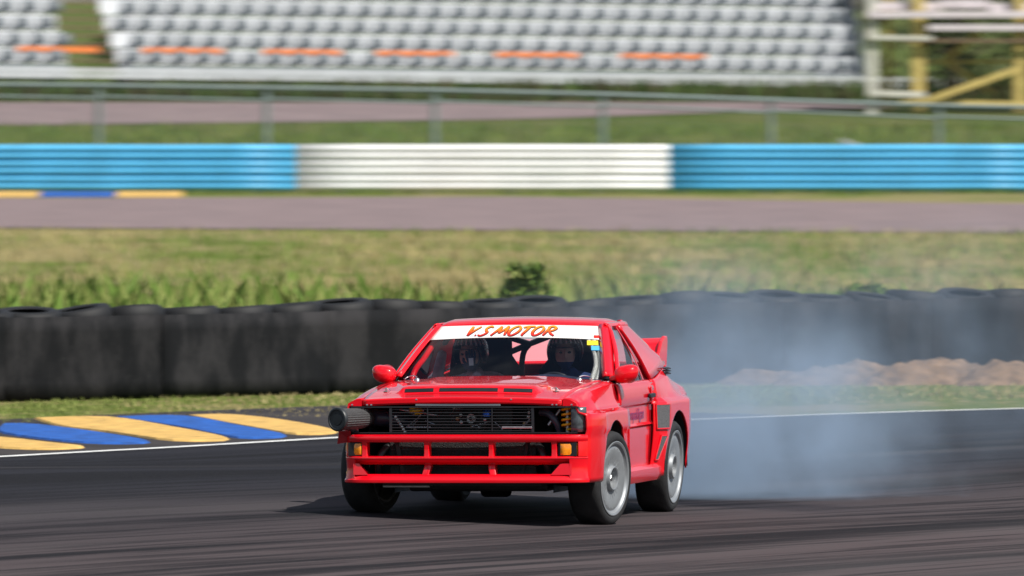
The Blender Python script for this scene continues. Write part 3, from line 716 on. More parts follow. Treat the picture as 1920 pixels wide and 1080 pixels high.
# ---- engine bay contents
def disc(nm, X, Y, Z, r, mt, d=.03, hub=None):
    b = MB(); M = Matrix.Translation((X, Y, Z)) @ Matrix.Rotation(-R(90), 4, 'Z')
    b.lathe([(-d, r * .95), (-d * .2, r), (0, r * .93), (-.006, r * .8), (-.008, r * .45), (.004, r * .38), (.006, .001)], 24, M); b.build(nm, mt, car, smooth=35)
    if hub:
        b = MB(); b.lathe([(0, r * .36), (.02, r * .33), (.03, r * .2), (.032, .001)], 6, M); b.build('pulley_nut', hub, car, smooth=30)
disc('crank_pulley', .56, -.07, .735, .062, DARK, .05, BRONZE); disc('idler_pulley', .55, .02, .735, .040, ALU, .03, DARK); disc('alternator_pulley', .55, .13, .73, .05, DARK, .05, STEEL); disc('water_pump_pulley', .55, .085, .672, .045, DARK, .03, ALU)
b = MB(); b.lathe([(0, .001), (.004, .025), (-.02, .034), (-.05, .034)], 20, Matrix.Translation((.54, .135, .80)) @ Matrix.Rotation(R(90), 4, 'X')); b.build('filler_cap', BLUE_AN, car, smooth=50)
b = MB(); b.box((.30, 0, .72), (.36, .62, .24)); b.build('engine_block', DARK, car, bevel=.03)
b = MB(); b.box((.30, -.02, .86), (.34, .40, .05)); b.build('cam_cover', ALU, car, bevel=.02)
random.seed(11)
for i in range(26):
    y, z = random.uniform(-.48, .48), random.uniform(.66, .84); x = random.uniform(.50, .58); a = random.uniform(-1, 1)
    b = MB(); L = random.uniform(.02, .07)
    if i % 3: b.tube([(x, y - L * math.cos(a), z - L * math.sin(a)), (x, y + L * math.cos(a), z + L * math.sin(a))], random.uniform(.004, .009), 6)
    else: b.lathe([(0, .012), (.01, .012), (.012, .001)], 6, Matrix.Translation((x, y, z)) @ Matrix.Rotation(-R(90), 4, 'Z'))
    b.build('engine_fitting', [ALU, STEEL, DARK, ALU, BRONZE][i % 5], car, smooth=40)
b = MB(); b.tube([(.55, -.50, .80), (.55, -.20, .755)], .008, 8); b.build('strut_rod', STEEL, car, smooth=50); b = MB(); b.tube([(.56, -.30, .83), (.52, -.42, .66)], .006, 8); b.build('strut_rod', STEEL, car, smooth=50)
b = MB(); b.tube([(.60, -.44, .675), (.60, -.26, .675)], .008, 8); b.build('fuel_rail', STEEL, car, smooth=50)
for i in range(7):
    b = MB(); b.lathe([(-.008, .010), (.008, .010), (.009, .002)], 8, Matrix.Translation((.64, -.505 + i * .011, .75 - i * .018)) @ Matrix.Rotation(-R(90), 4, 'Z')); b.build('hose_clamp', STEEL, car, smooth=50)
b = MB(); b.tube(cr([(.58, .54, .78), (.62, .60, .775), (.64, .65, .73), (.62, .68, .66), (.6, .69, .60)], 5), .026, 12); b.build('intercooler_hose', mat('hose_bluegrey', (.03, .04, .06), .35), car, smooth=50)
b = MB(); b.tube([(.62, .60, .69), (.60, .685, .80)], .012, 8); b.build('strut_brace', ALU, car, smooth=50)
for s, y, tz in ((1, .745, 0), (-1, .36, 0)):  # left coil is the spring; right one is added to imitate an amber reflection
    pts = []
    for k in range(70):
        a = k / 69 * 2 * math.pi * (4.6 if s > 0 else 2); pts.append((.63 + .042 * math.cos(a), s * y * 1.0 + .042 * math.sin(a), (.66 if s > 0 else .775) + (.17 if s > 0 else .04) * k / 69))
    b = MB(); b.tube(pts, .0085, 7); b.build('spring_and_glint', YELLOW, car, smooth=50)
b = MB(); b.tube([(.63, .745, .64), (.63, .745, .85)], .018, 10); b.build('damper', ALU, car, smooth=50)

# ---- air filter sticking out of the headlamp opening
AX = Vector((.893, -.447, 0)).normalized(); FC = Vector((.955, -.862, .742))
M = Matrix.Translation(FC) @ AX.to_track_quat('Y', 'Z').to_matrix().to_4x4()
b = MB(); prof = [(-.30, .068)]; b.lathe([(-.30, .066), (-.285, .072), (-.02, .079)], 56, M)
for i in range(0, len(b.v)):                                             # pleats
    k = i % 56
    if k % 2 and i < 56 * 3: 
        v = Vector(b.v[i]); ax = FC + AX * (v - FC).dot(AX); b.v[i] = tuple(ax + (v - ax) * .94)
b.build('filter_element', FILTER, car, smooth=20)
b = MB(); b.lathe([(-.03, .080), (-.026, .085), (-.004, .085), (.002, .080), (.003, .070), (-.004, .064), (-.006, .045), (.0, .040), (.001, .001)], 40, M); b.build('filter_end_cap', mat('cap_rubber', (.02, .024, .027), .45), car, smooth=40)
b = MB(); b.lathe([(-.36, .055), (-.345, .066), (-.30, .070), (-.285, .074)], 32, M); b.build('filter_collar', BLACK, car, smooth=40)
p = FC - AX * .34
b = MB(); b.tube(cr([p, p - AX * .06, Vector((.54, -.60, .735)), Vector((.50, -.52, .72)), Vector((.42, -.45, .68))], 5), [.058] * 21, 16); b.build('intake_pipe', mat('pipe_bluegrey', (.03, .035, .055), .3, .2), car, smooth=50)
b = MB(); b.add([(.80, -.885, .655), (.80, -.80, .66), (.76, -.80, .58), (.79, -.90, .565)], [(0, 1, 2, 3)]); b.build('filter_bracket', REDIN, car, solid=.008)

# ---- doors, sills, rear quarters
def door(s):
    def upper(X): return [(.835, .952), (.850, .946), (.862, .93), (.873, .89), (.877, .84), (.874, .80), (.868, .785), (.858, .778), (.853, .77)]
    def lowy(X, z, y0): return y0 + .016 * (1 - sstep(.0, .018, abs(z - .632))) - .02 * sstep(.6, .25, z)
    xs = span(-.48, -1.655, 14)[::-1]
    rows = side_rows(xs, upper, lambda X: .315, lowy, 26)
    b = MB(); b.grid([[(x, y * s, z) for x, y, z in r] for r in rows], flip=s > 0); d = b.build('door', RED, car, smooth=32, solid=.012)
    b = MB(); b.box((-1.50, s * .893, .838), (.17, .024, .032), Matrix.Rotation(.0, 3, 'Z')); b.build('handle', BLACK, d, bevel=.008)
    b = MB(); b.box((-1.54, s * .880, .838), (.03, .006, .13), Matrix.Rotation(.3, 3, 'Y')); b.box((-1.58, s * .880, .838), (.12, .006, .028)); b.build('handle_cross', mat('bright_red_tape', (.75, .0, .01), .5), d)
    b = MB(); rows = []
    for X in span(-.40, -1.86, 12):
        rows.append([(X, s * .80, .33), (X, s * .862, .325), (X, s * .878, .305), (X, s * .88, .26), (X, s * .865, .225), (X, s * .78, .22)])
    b.grid(rows, flip=s > 0); b.build('sill', RED, car, smooth=35, solid=.01)
both(door)
def rfl(X): return interp(X, [(-2.95, .86), (-2.80, .905), (-2.62, .930), (-2.0, .934), (-1.86, .930), (-1.665, .872)])
def quarter(s):
    def upper(X):
        f = rfl(X); t = sstep(-1.7, -2.5, X); t2 = sstep(-2.25, -2.95, X); zt = lerp(.955, 1.02, t) - .06 * t2; yt = lerp(.838, .78, t) - .11 * t2
        return [(yt, zt), (yt + .016, zt - .012), (lerp(.866, .83, t) - .10 * t2, lerp(.92, .955, t) - .05 * t2), (lerp(.877, .865, t) - .055 * t2, .86), (max(.874, f - .045) - .035 * t2, .81), (f - .02, .79), (f - .006, .78), (f, .765)]
    def lowy(X, z, y0): return y0 - .03 * sstep(.6, .25, z)
    xs = archxs(-2.95, -1.66, -WB)
    rows = side_rows(xs, upper, lambda X: arch_low(X, -WB, AR, .24, .27), lowy, 14)
    b = MB(); b.grid([[(x, y * s, z) for x, y, z in r] for r in rows], flip=s > 0); q = b.build('rear_quarter', RED, car, smooth=32, solid=.012)
    # scoop openings on the front of the flare
    def scoop(nm, pts):
        (xa, za, ea), (xb, zb, eb), (xc, zc, ec), (xd, zd, ed) = pts; rows = []
        def at(u, v): x = lerp(lerp(xa, xb, u), lerp(xd, xc, u), v); z = lerp(lerp(za, zb, u), lerp(zd, zc, u), v); return (x, s * (rfl(x) + .007 - .03 * sstep(.6, .25, z)), z)
        b = MB(); b.grid([[at(u, v) for v in span(0, 1, 4)] for u in span(0, 1, 12)], flip=s > 0); b.build(nm, MESHM, q, solid=.004)
        ring = [at(u, 0) for u in span(0, 1, 8)] + [at(1, v) for v in span(.2, 1, 4)] + [at(u, 1) for u in span(1, 0, 8)] + [at(0, v) for v in span(1, 0, 4)]
        b = MB(); b.tube(ring, .007, 6); b.build('scoop_rim', RED, q, smooth=50)
    scoop('upper_scoop', [(-1.68, .765, .006), (-1.90, .762, .006), (-1.885, .585, .008), (-1.69, .588, .008)])
    scoop('lower_scoop', [(-1.76, .535, .008), (-1.85, .535, .008), (-1.745, .36, .0), (-1.70, .36, .0)])
    for k in range(3):
        b = MB(); b.box((-2.34 - .0 * k, s * (.822 - .0 * k), 1.012 - .018 * k + .0), (.16, .03, .008), Matrix.Rotation(-.25, 3, 'X')); b.build('louvre', BLACK, q)
    liner(-WB, .92, s)
both(quarter)
b = MB(); rows = []
for z, x, hwz in ((.30, -2.94, .85), (.55, -2.98, .86), (.78, -2.99, .83), (.93, -2.97, .70), (.965, -2.90, .67)): rows.append([(x + .10 * (Y / .86) ** 4, Y, z) for Y in span(-hwz, hwz, 16)])
b.grid(rows, flip=True); b.build('rear_panel', RED, car, smooth=40, solid=.01)

# ---- greenhouse: windscreen, pillars, roof, side and rear glass
def ws(s, t):                                     # s -1..1 across, t 0..1 up the glass
    hw = lerp(.765, .605, t); Y = s * hw
    X = lerp(-.475, -1.085, t) - .055 * s * s + .035 * (1 - s * s) * (1 - t) * .4
    Z = lerp(.992, 1.362, t) + .010 * math.sin(math.pi * t) - .012 * s * s * t
    return Vector((X, Y, Z))
WSN = (ws(0, 1) - ws(0, 0)).cross(Vector((0, 1, 0))).normalized(); WSN = WSN if WSN.x > 0 else -WSN
b = MB(); b.grid([[ws(i / 12 - 1, j / 8) for j in range(9)] for i in range(25)]); orient(b.build('windscreen', GLASS, car, smooth=60), WSN)
b = MB(); rows = []
for i in range(33):
    s = (i / 16 - 1) * .985; tb_ = .705 + .035 * (1 - s * s); rows.append([ws(s, lerp(tb_, .992, j / 5)) + WSN * .004 for j in range(6)])
b.grid(rows, flip=True); strip = b.build('sunstrip', WHITE, car, smooth=60, solid=.001)
# lettering as brush strokes
LET = {'V': [[(.05, 1, .15), (.12, .5, .19), (.2, .02, .13)], [(.2, .02, .13), (.42, .55, .15), (.75, 1.0, .10)]], '.': [[(.0, .08, .12), (.12, .03, .10)]],
       'S': [[(.85, .88, .09), (.6, 1.0, .15), (.34, .82, .16), (.40, .58, .15), (.60, .40, .16), (.52, .14, .15), (.25, .0, .13), (.0, .10, .08)]],
       'M': [[(.0, .0, .12), (.22, .5, .16), (.40, .98, .14)], [(.40, .98, .14), (.46, .6, .15), (.52, .25, .12)], [(.52, .25, .12), (.78, .62, .14), (1.0, 1.0, .14)], [(1.0, 1.0, .14), (1.02, .5, .16), (1.10, .02, .11)]],
       'O': [[(.52, 1.0, .12), (.2, .82, .16), (.04, .42, .17), (.18, .06, .15), (.46, .04, .14), (.74, .34, .16), (.82, .72, .15), (.64, .98, .12), (.40, .95, .09)]],
       'T': [[(.0, .86, .10), (.4, .95, .15), (.95, .98, .10)], [(.52, .95, .15), (.36, .5, .16), (.22, .08, .14), (.34, .0, .08)]],
       'R': [[(.30, .95, .14), (.16, .5, .16), (.0, .0, .11)], [(.12, .88, .10), (.5, 1.0, .15), (.82, .82, .15), (.62, .56, .14), (.26, .46, .10)], [(.34, .46, .12), (.58, .2, .16), (.86, .0, .12)]]}
ORGR = bpy.data.materials.new('orange_to_red_print'); ORGR.use_nodes = True
nt = ORGR.node_tree; tcn = N(nt, 'ShaderNodeTexCoord'); sz = N(nt, 'ShaderNodeSeparateXYZ'); nt.links.new(tcn.outputs['Generated'], sz.inputs[0])
nt.links.new(mixc(nt, maprange(nt, sz.outputs[2], .1, .9), (.62, .015, .01), (.92, .28, .01)), nt.nodes['Principled BSDF'].inputs['Base Color'])
def letters(dx, dy, off, wk, nm, mt):
    b = MB(); cx = 0
    for ch, adv in (('V', .78), ('.', .22), ('S', 1.12), ('M', 1.28), ('O', 1.0), ('T', .92), ('O', 1.0), ('R', .9)):
        for st in LET[ch]:
            P = cr([Vector((x + cx + .22 * (y - .5), y, 0)) for x, y, _ in st], 5); Wd = cr([Vector((q[2], 0, 0)) for q in st], 5); L = []; Rr = []
            for i, p in enumerate(P):
                t = (P[min(i + 1, len(P) - 1)] - P[max(i - 1, 0)]).normalized(); nn = Vector((-t.y, t.x * .8, 0)) * Wd[i].x * wk
                for lst, q in ((L, p + nn), (Rr, p - nn)):
                    u = (q.x / 7.25 - .5) * 1.04 - .05 + dx; v = .868 + (q.y - .5) * .185 + dy
                    lst.append(ws(u, v) + WSN * off)
            b.grid([L, Rr])
        cx += adv
    b.build(nm, mt, strip)
letters(.006, -.012, .0062, .80, 'lettering_shadow', mat('dark_red_print', (.10, .004, .004), .5)); letters(0, 0, .0078, .70, 'lettering', ORGR)
b = MB(); b.grid([[ws(.90, .79) + WSN * .0075, ws(.90, .735) + WSN * .0075], [ws(.985, .79) + WSN * .0075, ws(.985, .735) + WSN * .0075]]); b.build('red_sticker', mat('sticker_red', (.7, .02, .01), .5), strip)
for s in (1, -1):
    rows = []
    for j in range(11):
        t = j / 10; e = ws(s, t); sd = Vector((-.085, s * .040, -.004)).lerp(Vector((-.10, s * .042, -.002)), t); q = Vector((.012, s * .004, .012))
        rows.append([e - Vector((0, s * .02, 0)) + q * .3, e + q, e + Vector((-.02, s * .022, .008)), e + sd * .6 + Vector((0, s * .008, 0)), e + sd])
    b = MB(); b.grid(rows, flip=s > 0); b.build('windscreen_pillar', RED, car, smooth=50, solid=.012)
rows = []
for X, dz in ((-1.075, -.018), (-1.082, .004), (-1.10, .018), (-1.15, .034), (-1.25, .046), (-1.40, .052), (-1.60, .050), (-1.78, .036)):
    row = []
    for k in range(33):
        u = k / 16 - 1; Y = u * interp(X, [(-1.78, .625), (-1.08, .632)]); c = -.022 * u * u - .05 * max(0, abs(u) - .9) * 6 * abs(u)
        row.append((X - .055 * u * u * sstep(-1.5, -1.1, X), Y, 1.362 + dz + c))
    rows.append(row)
b = MB(); b.grid(rows); roof = b.build('roof', RED, car, smooth=50, solid=.012)
def sidept(X, t, s):                              # cabin side: t 0 belt .. 1 roof edge
    return Vector((X, s * (lerp(.832, .640, t) + .018 * math.sin(math.pi * t)), lerp(.952, 1.352, t)))
for s in (1, -1):
    # corners of the side glass along the belt and the roof
    f0, f1, r0, r1 = -.66, -1.20, -1.66, -1.44
    b = MB(); b.grid([[sidept(lerp(lerp(f0, f1, j / 8), lerp(r0, r1, j / 8), i / 10), j / 8, s) - Vector((0, s * .006, 0)) for j in range(9)] for i in range(11)]); orient(b.build('side_window', SIDEGLASS, car, smooth=60), (0, s, 0))
    b = MB(); P = [sidept(lerp(lerp(f0, f1, t), lerp(r0, r1, t), .80), t, s) + Vector((0, s * .002, 0)) for t in span(0, .97, 8)]
    b.grid([[p + Vector((.012, 0, 0)) for p in P], [p - Vector((.012, 0, 0)) for p in P]]); b.build('window_divider', RED, car, solid=.004)
    def frame(name, a, c, mt=RED):
        rows = [[sidept(x0_, t, s) + Vector((0, s * o, 0)) for x0_, o in ((a(t) + .0, .0), (lerp(a(t), c(t), .25), .012), (lerp(a(t), c(t), .75), .012), (c(t), .0))] for t in span(0, 1, 10)]
        b = MB(); b.grid(rows, flip=s > 0); return b.build(name, mt, car, smooth=50, solid=.01)
    frame('door_frame', lambda t: lerp(-.545, -1.165, t), lambda t: lerp(-.66, -1.205, t))
    # roof rail above the glass and C pillar
    b = MB(); b.grid([[Vector((X, s * .622, 1.374)), Vector((X, s * .642, 1.366)), Vector((X, s * .652, 1.348)), Vector((X, s * .645, 1.335))] for X in span(-1.12, -1.80, 8)], flip=s < 0); b.build('roof_rail', RED, car, smooth=50, solid=.01)
    rows = []
    for j in range(9):
        t = j / 8; a = sidept(lerp(-1.66, -1.44, t), t, s); c = Vector((lerp(-2.60, -1.78, t), s * lerp(.745, .606, t), lerp(1.045, 1.368, t)))
        rows.append([a - Vector((0, s * .01, 0)), a + Vector((-.012, s * .010, 0)), a.lerp(c, .3) + Vector((0, s * .022 * (1 - t), 0)), a.lerp(c, .75) + Vector((0, s * .028 * (1 - t), .01)), c + Vector((0, 0, .004)), c + Vector((.0, -s * .03, 0))])
    b = MB(); b.grid(rows, flip=s > 0); b.build('rear_pillar', RED, car, smooth=40, solid=.012)
b = MB(); b.grid([[Vector((lerp(-2.56, -1.79, t), lerp(.715, .57, t) * u, lerp(1.045, 1.374, t) + .018 * (1 - u * u))) for t in span(0, 1, 6)] for u in span(-1, 1, 10)]); orient(b.build('rear_window', REARGLASS, car, smooth=60), (0, 0, 1))
rows = [[(X, Y, z - .02 * (Y / .78) ** 2) for Y in span(-hy, hy, 12)] for X, z, hy in ((-2.54, 1.05, .765), (-2.62, 1.045, .755), (-2.80, 1.01, .71), (-2.93, .97, .67))]
b = MB(); b.grid(rows); b.build('boot_lid', RED, car, smooth=50, solid=.012)
rows = []
for Y in span(-.655, .655, 18):
    e = .012 * (Y / .65) ** 2; rows.append([(-2.66, Y, 1.045), (-2.74, Y, 1.09), (-2.84, Y, 1.165 + e), (-2.93, Y, 1.205 + e), (-2.96, Y, 1.21 + e), (-2.965, Y, 1.195 + e), (-2.90, Y, 1.15 + e), (-2.84, Y, 1.08), (-2.80, Y, 1.03)])
b = MB(); b.grid(rows); wing = b.build('rear_wing', RED, car, smooth=40)
for s in (1, -1):
    b = MB(); P = [(-2.62, 1.02), (-2.70, 1.10), (-2.80, 1.20), (-2.90, 1.236), (-2.985, 1.236), (-3.0, 1.20), (-2.99, 1.0)]
    b.add([(x, s * (.657 + .02 * (z - 1.0)), z) for x, z in P] + [(x, s * (.690 - .03 * (1.24 - z)), z) for x, z in P], [tuple(range(7)), tuple(range(13, 6, -1))] + [(i, i + 7, (i + 1) % 7 + 7, (i + 1) % 7) for i in range(7)])
    b.build('wing_end_plate', RED, wing, bevel=.012)
# mirrors
for s in (1, -1):
    root = MB(); rows = []; my = .925 if s > 0 else .865
    for j in range(13):
        v = j / 12 * math.pi; row = []
        for k in range(25):
            u = k / 24 * 2 * math.pi; y = math.copysign(abs(math.cos(u)) ** .75, math.cos(u)); z = math.copysign(abs(math.sin(u)) ** .8, math.sin(u)); r = math.sin(v) ** .7
            row.append((-.50 + .075 * math.cos(v), s * (my + .088 * y * r * (1 + .08 * z)), 1.022 + .066 * z * r + .012 * y * r))
        rows.append(row)
    root.grid(rows, flip=s < 0); mo = root.build('door_mirror', RED, car, smooth=60)
    b = MB(); b.beam((-.53, s * .80, .985), (-.51, s * .88, 1.0), .05, .035); b.build('mirror_stalk', RED, mo, bevel=.008)
    b = MB(); b.lathe([(0, .07), (.003, .068), (.004, .001)], 20, Matrix.Translation((-.572, s * my, 1.022)) @ Matrix.Rotation(R(90), 4, 'Z')); b.build('mirror_glass', STEEL, mo)
# door lettering
cu = bpy.data.curves.new('lettering', 'FONT'); cu.body = 'Hompakligan'; cu.size = .115; cu.extrude = .0005; cu.shear = .25; cu.align_x = 'CENTER'
to = bpy.data.objects.new('tmp', cu); COL.objects.link(to); bpy.context.view_layer.update()
me = bpy.data.meshes.new_from_object(to.evaluated_get(bpy.context.evaluated_depsgraph_get())); bpy.data.objects.remove(to)
me.materials.clear(); me.materials.append(mat('blue_violet_print', (.22, .03, .12), .5))
dl = bpy.data.objects.new('door_lettering', me); COL.objects.link(dl)
dl.matrix_local = Matrix.Translation((-1.08, .8575, .675)) @ Matrix(((-1, 0, 0, 0), (0, 0, 1, 0), (0, 1, 0, 0), (0, 0, 0, 1)))
dl.parent = car

# ---- wheels
def wheel(front, s):
    y = .832 if front else .782; x = 0 if front else -WB; r = .338
    root = empty('wheel'); root.parent = car
    gz = -.0433 * s * y; rz = math.sin(ROLL) * s * y
    root.location = (x, s * y, r + gz - rz)
    M = Matrix.Rotation(-R(9.5) if front else 0, 4, 'Z') @ Matrix.Rotation(-math.atan(.0433) - ROLL, 4, 'X')
    if s < 0: M = M @ Matrix.Rotation(math.pi, 4, 'Z')
    root.rotation_euler = M.to_euler()
    hw = .1175
    b = MB(); b.lathe([(-hw + .01, .262), (-hw - .004, .29), (-hw + .002, .315), (-hw + .02, r - .006), (-hw + .045, r), (0, r + .001), (hw - .045, r), (hw - .02, r - .006), (hw - .002, .315), (hw + .004, .29), (hw - .004, .268), (hw - .012, .262)], 64)
    t = b.build('tyre', RUBBER, root, smooth=40)
    b = MB(); b.lathe([(hw - .014, .262), (hw + .002, .268), (hw + .004, .262), (hw - .002, .248), (hw - .014, .242), (hw - .020, .232), (hw - .014, .222), (hw - .012, .20), (hw - .022, .15), (hw - .030, .105), (hw - .028, .092), (hw - .006, .086), (hw - .002, .080), (hw - .006, .072), (hw - .05, .066), (hw - .056, .05), (hw - .056, .001)], 64)
    b.build('rim', RIM, root, smooth=40)
    for k in range(24):
        a = k / 24 * 2 * math.pi; b = MB(); Mr = Matrix.Rotation(a, 3, 'Y')
        b.add([Mr @ Vector(v) for v in ((.215, hw - .0115, -.009), (.215, hw - .0115, .009), (.115, hw - .0265, .004), (.115, hw - .0265, -.004), (.215, hw - .03, -.009), (.215, hw - .03, .009), (.115, hw - .04, .004), (.115, hw - .04, -.004))],
              [(3, 2, 1, 0), (5, 6, 7, 4), (1, 5, 4, 0), (2, 6, 5, 1), (3, 7, 6, 2), (0, 4, 7, 3)]); b.build('rim_vane', RIM, root)
    b = MB(); b.lathe([(hw - .055, .03), (hw - .03, .03), (hw - .022, .024), (hw - .02, .001)], 6); b.build('hub_nut', STEEL, root, smooth=30)
    b = MB(); b.lathe([(-hw + .015, .262), (-hw + .0, .255), (-hw + .01, .24), (-hw + .05, .235), (0, .23), (0, .05), (-.05, .001)], 40); b.build('rim_barrel', ALU, root, smooth=40)
    b = MB(); b.lathe([(-.045, .17), (-.035, .17), (-.035, .05), (-.045, .05)], 32); b.build('brake_disc', mat('disc_steel', (.22, .21, .2), .4, .9), root, smooth=30)
for f in (True, False):
    for s in (1, -1): wheel(f, s)

# ---- cabin
b = MB(); rows = []
for Y in span(-.74, .74, 16):
    h = .03 * math.exp(-((Y - .30) / .2) ** 2); rows.append([(-.50, Y, .965), (-.60, Y, .975 + h), (-.78, Y, .968 + h * 1.3), (-.84, Y, .93), (-.84, Y, .70)])
b.grid(rows); b.build('dashboard', mat('dash_navy', (.02, .028, .06), .55, var=.2), car, smooth=50, solid=.01)
b = MB(); P = [(-.93 + .06 * math.sin(a) * .5, .30 + .165 * math.cos(a), .865 + .15 * math.sin(a)) for a in span(0, 2 * math.pi, 28)]; b.tube(P, .014, 8, caps=False)
for a in (0, 2.1, 4.2): b.tube([(-.92, .30, .865), (-.93 + .03 * math.sin(a), .30 + .16 * math.cos(a), .865 + .145 * math.sin(a))], .010, 6)
b.build('steering_wheel', CAGE, car, smooth=50)
for y in (.30, -.36):
    b = MB(); rows = []
    for z, x, hw, dp in ((.42, -1.15, .22, .10), (.46, -1.50, .23, .12), (.62, -1.56, .22, .13), (.85, -1.62, .23, .12), (1.02, -1.67, .24, .10), (1.12, -1.70, .16, .09), (1.23, -1.73, .15, .09), (1.27, -1.74, .11, .03)):
        rows.append([(x + dp, y - hw, z), (x + .03, y - hw * .8, z), (x, y, z), (x + .03, y + hw * .8, z), (x + dp, y + hw, z)])
    b.grid(rows); b.build('bucket_seat', mat('seat_black', (.010, .011, .016), .8), car, smooth=60, solid=.03)
def cbar(*p):
    b = MB(); b.tube(cr(p, 5) if len(p) > 2 else p, .022, 10); return b
cbar((-1.80, .66, .35), (-1.80, .67, .95), (-1.80, .60, 1.30), (-1.80, .45, 1.345), (-1.80, 0, 1.35), (-1.80, -.45, 1.345), (-1.80, -.60, 1.30), (-1.80, -.67, .95), (-1.80, -.66, .35)).build('cage_main_hoop', CAGE, car, smooth=50)
for p in (((-1.80, .26, 1.335), (-1.86, -.10, 1.205)), ((-1.80, -.50, 1.335), (-1.86, -.10, 1.205)), ((-1.86, -.10, 1.205), (-1.84, -.45, 1.06)), ((-1.86, -.10, 1.205), (-1.87, -.16, 1.08), (-1.86, -.15, .60)), ((-1.80, -.64, .95), (-1.80, .64, .95)), ((-1.80, .40, 1.33), (-2.5, .50, .75)), ((-1.80, -.40, 1.33), (-2.5, -.50, .75))):
    cbar(*p).build('cage_brace', CAGE, car, smooth=50)
for s in (1, -1):
    cbar((-.60, s * .70, .40), (-.64, s * .70, .95), (-.90, s * .655, 1.14), (-1.16, s * .585, 1.315), (-1.40, s * .58, 1.335), (-1.80, s * .58, 1.325)).build('cage_side_hoop', REDIN if s > 0 else RED, car, smooth=50)
cbar((-1.14, .56, 1.315), (-1.12, 0, 1.325), (-1.14, -.56, 1.315)).build('cage_header', CAGE, car, smooth=50)
b = MB(); rows = []
for X in span(-2.0, -2.58, 4): rows.append([(X, Y, .93) for Y in span(-.74, .74, 4)])
b.grid(rows); b.build('parcel_shelf', DARK, car, solid=.02)
for k, dx in enumerate((0, .045)):
    b = MB(); P = cr([ws(.90 - dx * 1.1, .02) + Vector((-.05, 0, -.03)), ws(.945 - dx * 1.1, .22) + Vector((-.05, 0, 0)), ws(.935 - dx * 1.2, .48) + Vector((-.04, 0, 0)), ws(.885 - dx * 1.3, .70) + Vector((-.03, 0, 0))], 12)
    b.tube(P, [.017 + .002 * (i % 2) for i in range(len(P))], 10); b.build('air_hose', HOSE, car, smooth=30)
for t0_, t1_, mt in ((.60, .69, YTAPE), (.50, .585, BTAPE)):
    sx = .90 if mt is YTAPE else .945; b = MB(); P = [ws(sx + q, t) + WSN * .003 for t in (t0_, t1_) for q in (-.075, .045)]; b.add(P, [(0, 1, 3, 2)]); b.build('tape_patch', mt, car, solid=.002)

# ------------------------------------------------------------------ the two people in the car
def skin_body(name, verts, edges, radii, root, mt):
    me = bpy.data.meshes.new(name); me.from_pydata(verts, edges, []); o = bpy.data.objects.new(name, me); COL.objects.link(o)
    o.modifiers.new('k', 'SKIN'); o.modifiers.new('s', 'SUBSURF').levels = 2
    for i, r in enumerate(radii): me.skin_vertices[0].data[i].radius = r if isinstance(r, tuple) else (r, r)
    me.skin_vertices[0].data[root].use_root = True
    bpy.context.view_layer.update(); out = bpy.data.meshes.new_from_object(o.evaluated_get(bpy.context.evaluated_depsgraph_get())); bpy.data.objects.remove(o)
    V = [tuple(v.co) for v in out.vertices]; F = [tuple(p.vertices) for p in out.polygons]; bpy.data.meshes.remove(out)
    return V, F
def head_mesh(c, yaw, pitch=0):
    V = []; F = []; n, m = 24, 18; Rm = Matrix.Rotation(yaw, 3, 'Z') @ Matrix.Rotation(pitch, 3, 'Y')
    for j in range(m + 1):
        v = math.pi * j / m
        for k in range(n):
            u = 2 * math.pi * k / n; d = Vector((math.sin(v) * math.cos(u), math.sin(v) * math.sin(u), math.cos(v)))
            p = Vector((d.x * .098, d.y * .077, d.z * .122)); f = max(0, d.x)
            p.x += f * (.026 * math.exp(-((d.y / .16) ** 2 + ((d.z + .12) / .22) ** 2)) + .010 * math.exp(-((d.y / .5) ** 2 + ((d.z - .28) / .12) ** 2)) + .008 * math.exp(-((d.y / .3) ** 2 + ((d.z + .50) / .10) ** 2)))
            p.x -= f * .014 * (math.exp(-(((d.y - .33) / .17) ** 2 + ((d.z - .06) / .13) ** 2)) + math.exp(-(((d.y + .33) / .17) ** 2 + ((d.z - .06) / .13) ** 2)))
            if d.z < -.3: p.y *= 1 - .35 * (-d.z - .3); 
            V.append(c + Rm @ p)
    for j in range(m):
        for k in range(n): F.append((j * n + k, (j + 1) * n + k, (j + 1) * n + (k + 1) % n, j * n + (k + 1) % n))
    return V, F, Rm
def helmet_stripes():
    m = bpy.data.materials.new('helmet_black_white_dashes'); m.use_nodes = True; nt = m.node_tree; bs = nt.nodes['Principled BSDF']
    tc = N(nt, 'ShaderNodeTexCoord'); sx = N(nt, 'ShaderNodeSeparateXYZ'); nt.links.new(tc.outputs['Object'], sx.inputs[0])
    an = math_node(nt, 'ARCTAN2', sx.outputs[1], sx.outputs[0]); wv = math_node(nt, 'SINE', math_node(nt, 'ADD', math_node(nt, 'MULTIPLY', an, 22), math_node(nt, 'MULTIPLY', sx.outputs[2], 30)))
    band = math_node(nt, 'MULTIPLY', maprange(nt, sx.outputs[2], .055, .065), maprange(nt, sx.outputs[2], .115, .100))
    nt.links.new(mixc(nt, math_node(nt, 'MULTIPLY', maprange(nt, wv, .15, .35), band), (.012, .012, .016), (.8, .8, .8)), bs.inputs['Base Color']); bs.inputs['Roughness'].default_value = .25
    return m
HSTR = helmet_stripes()
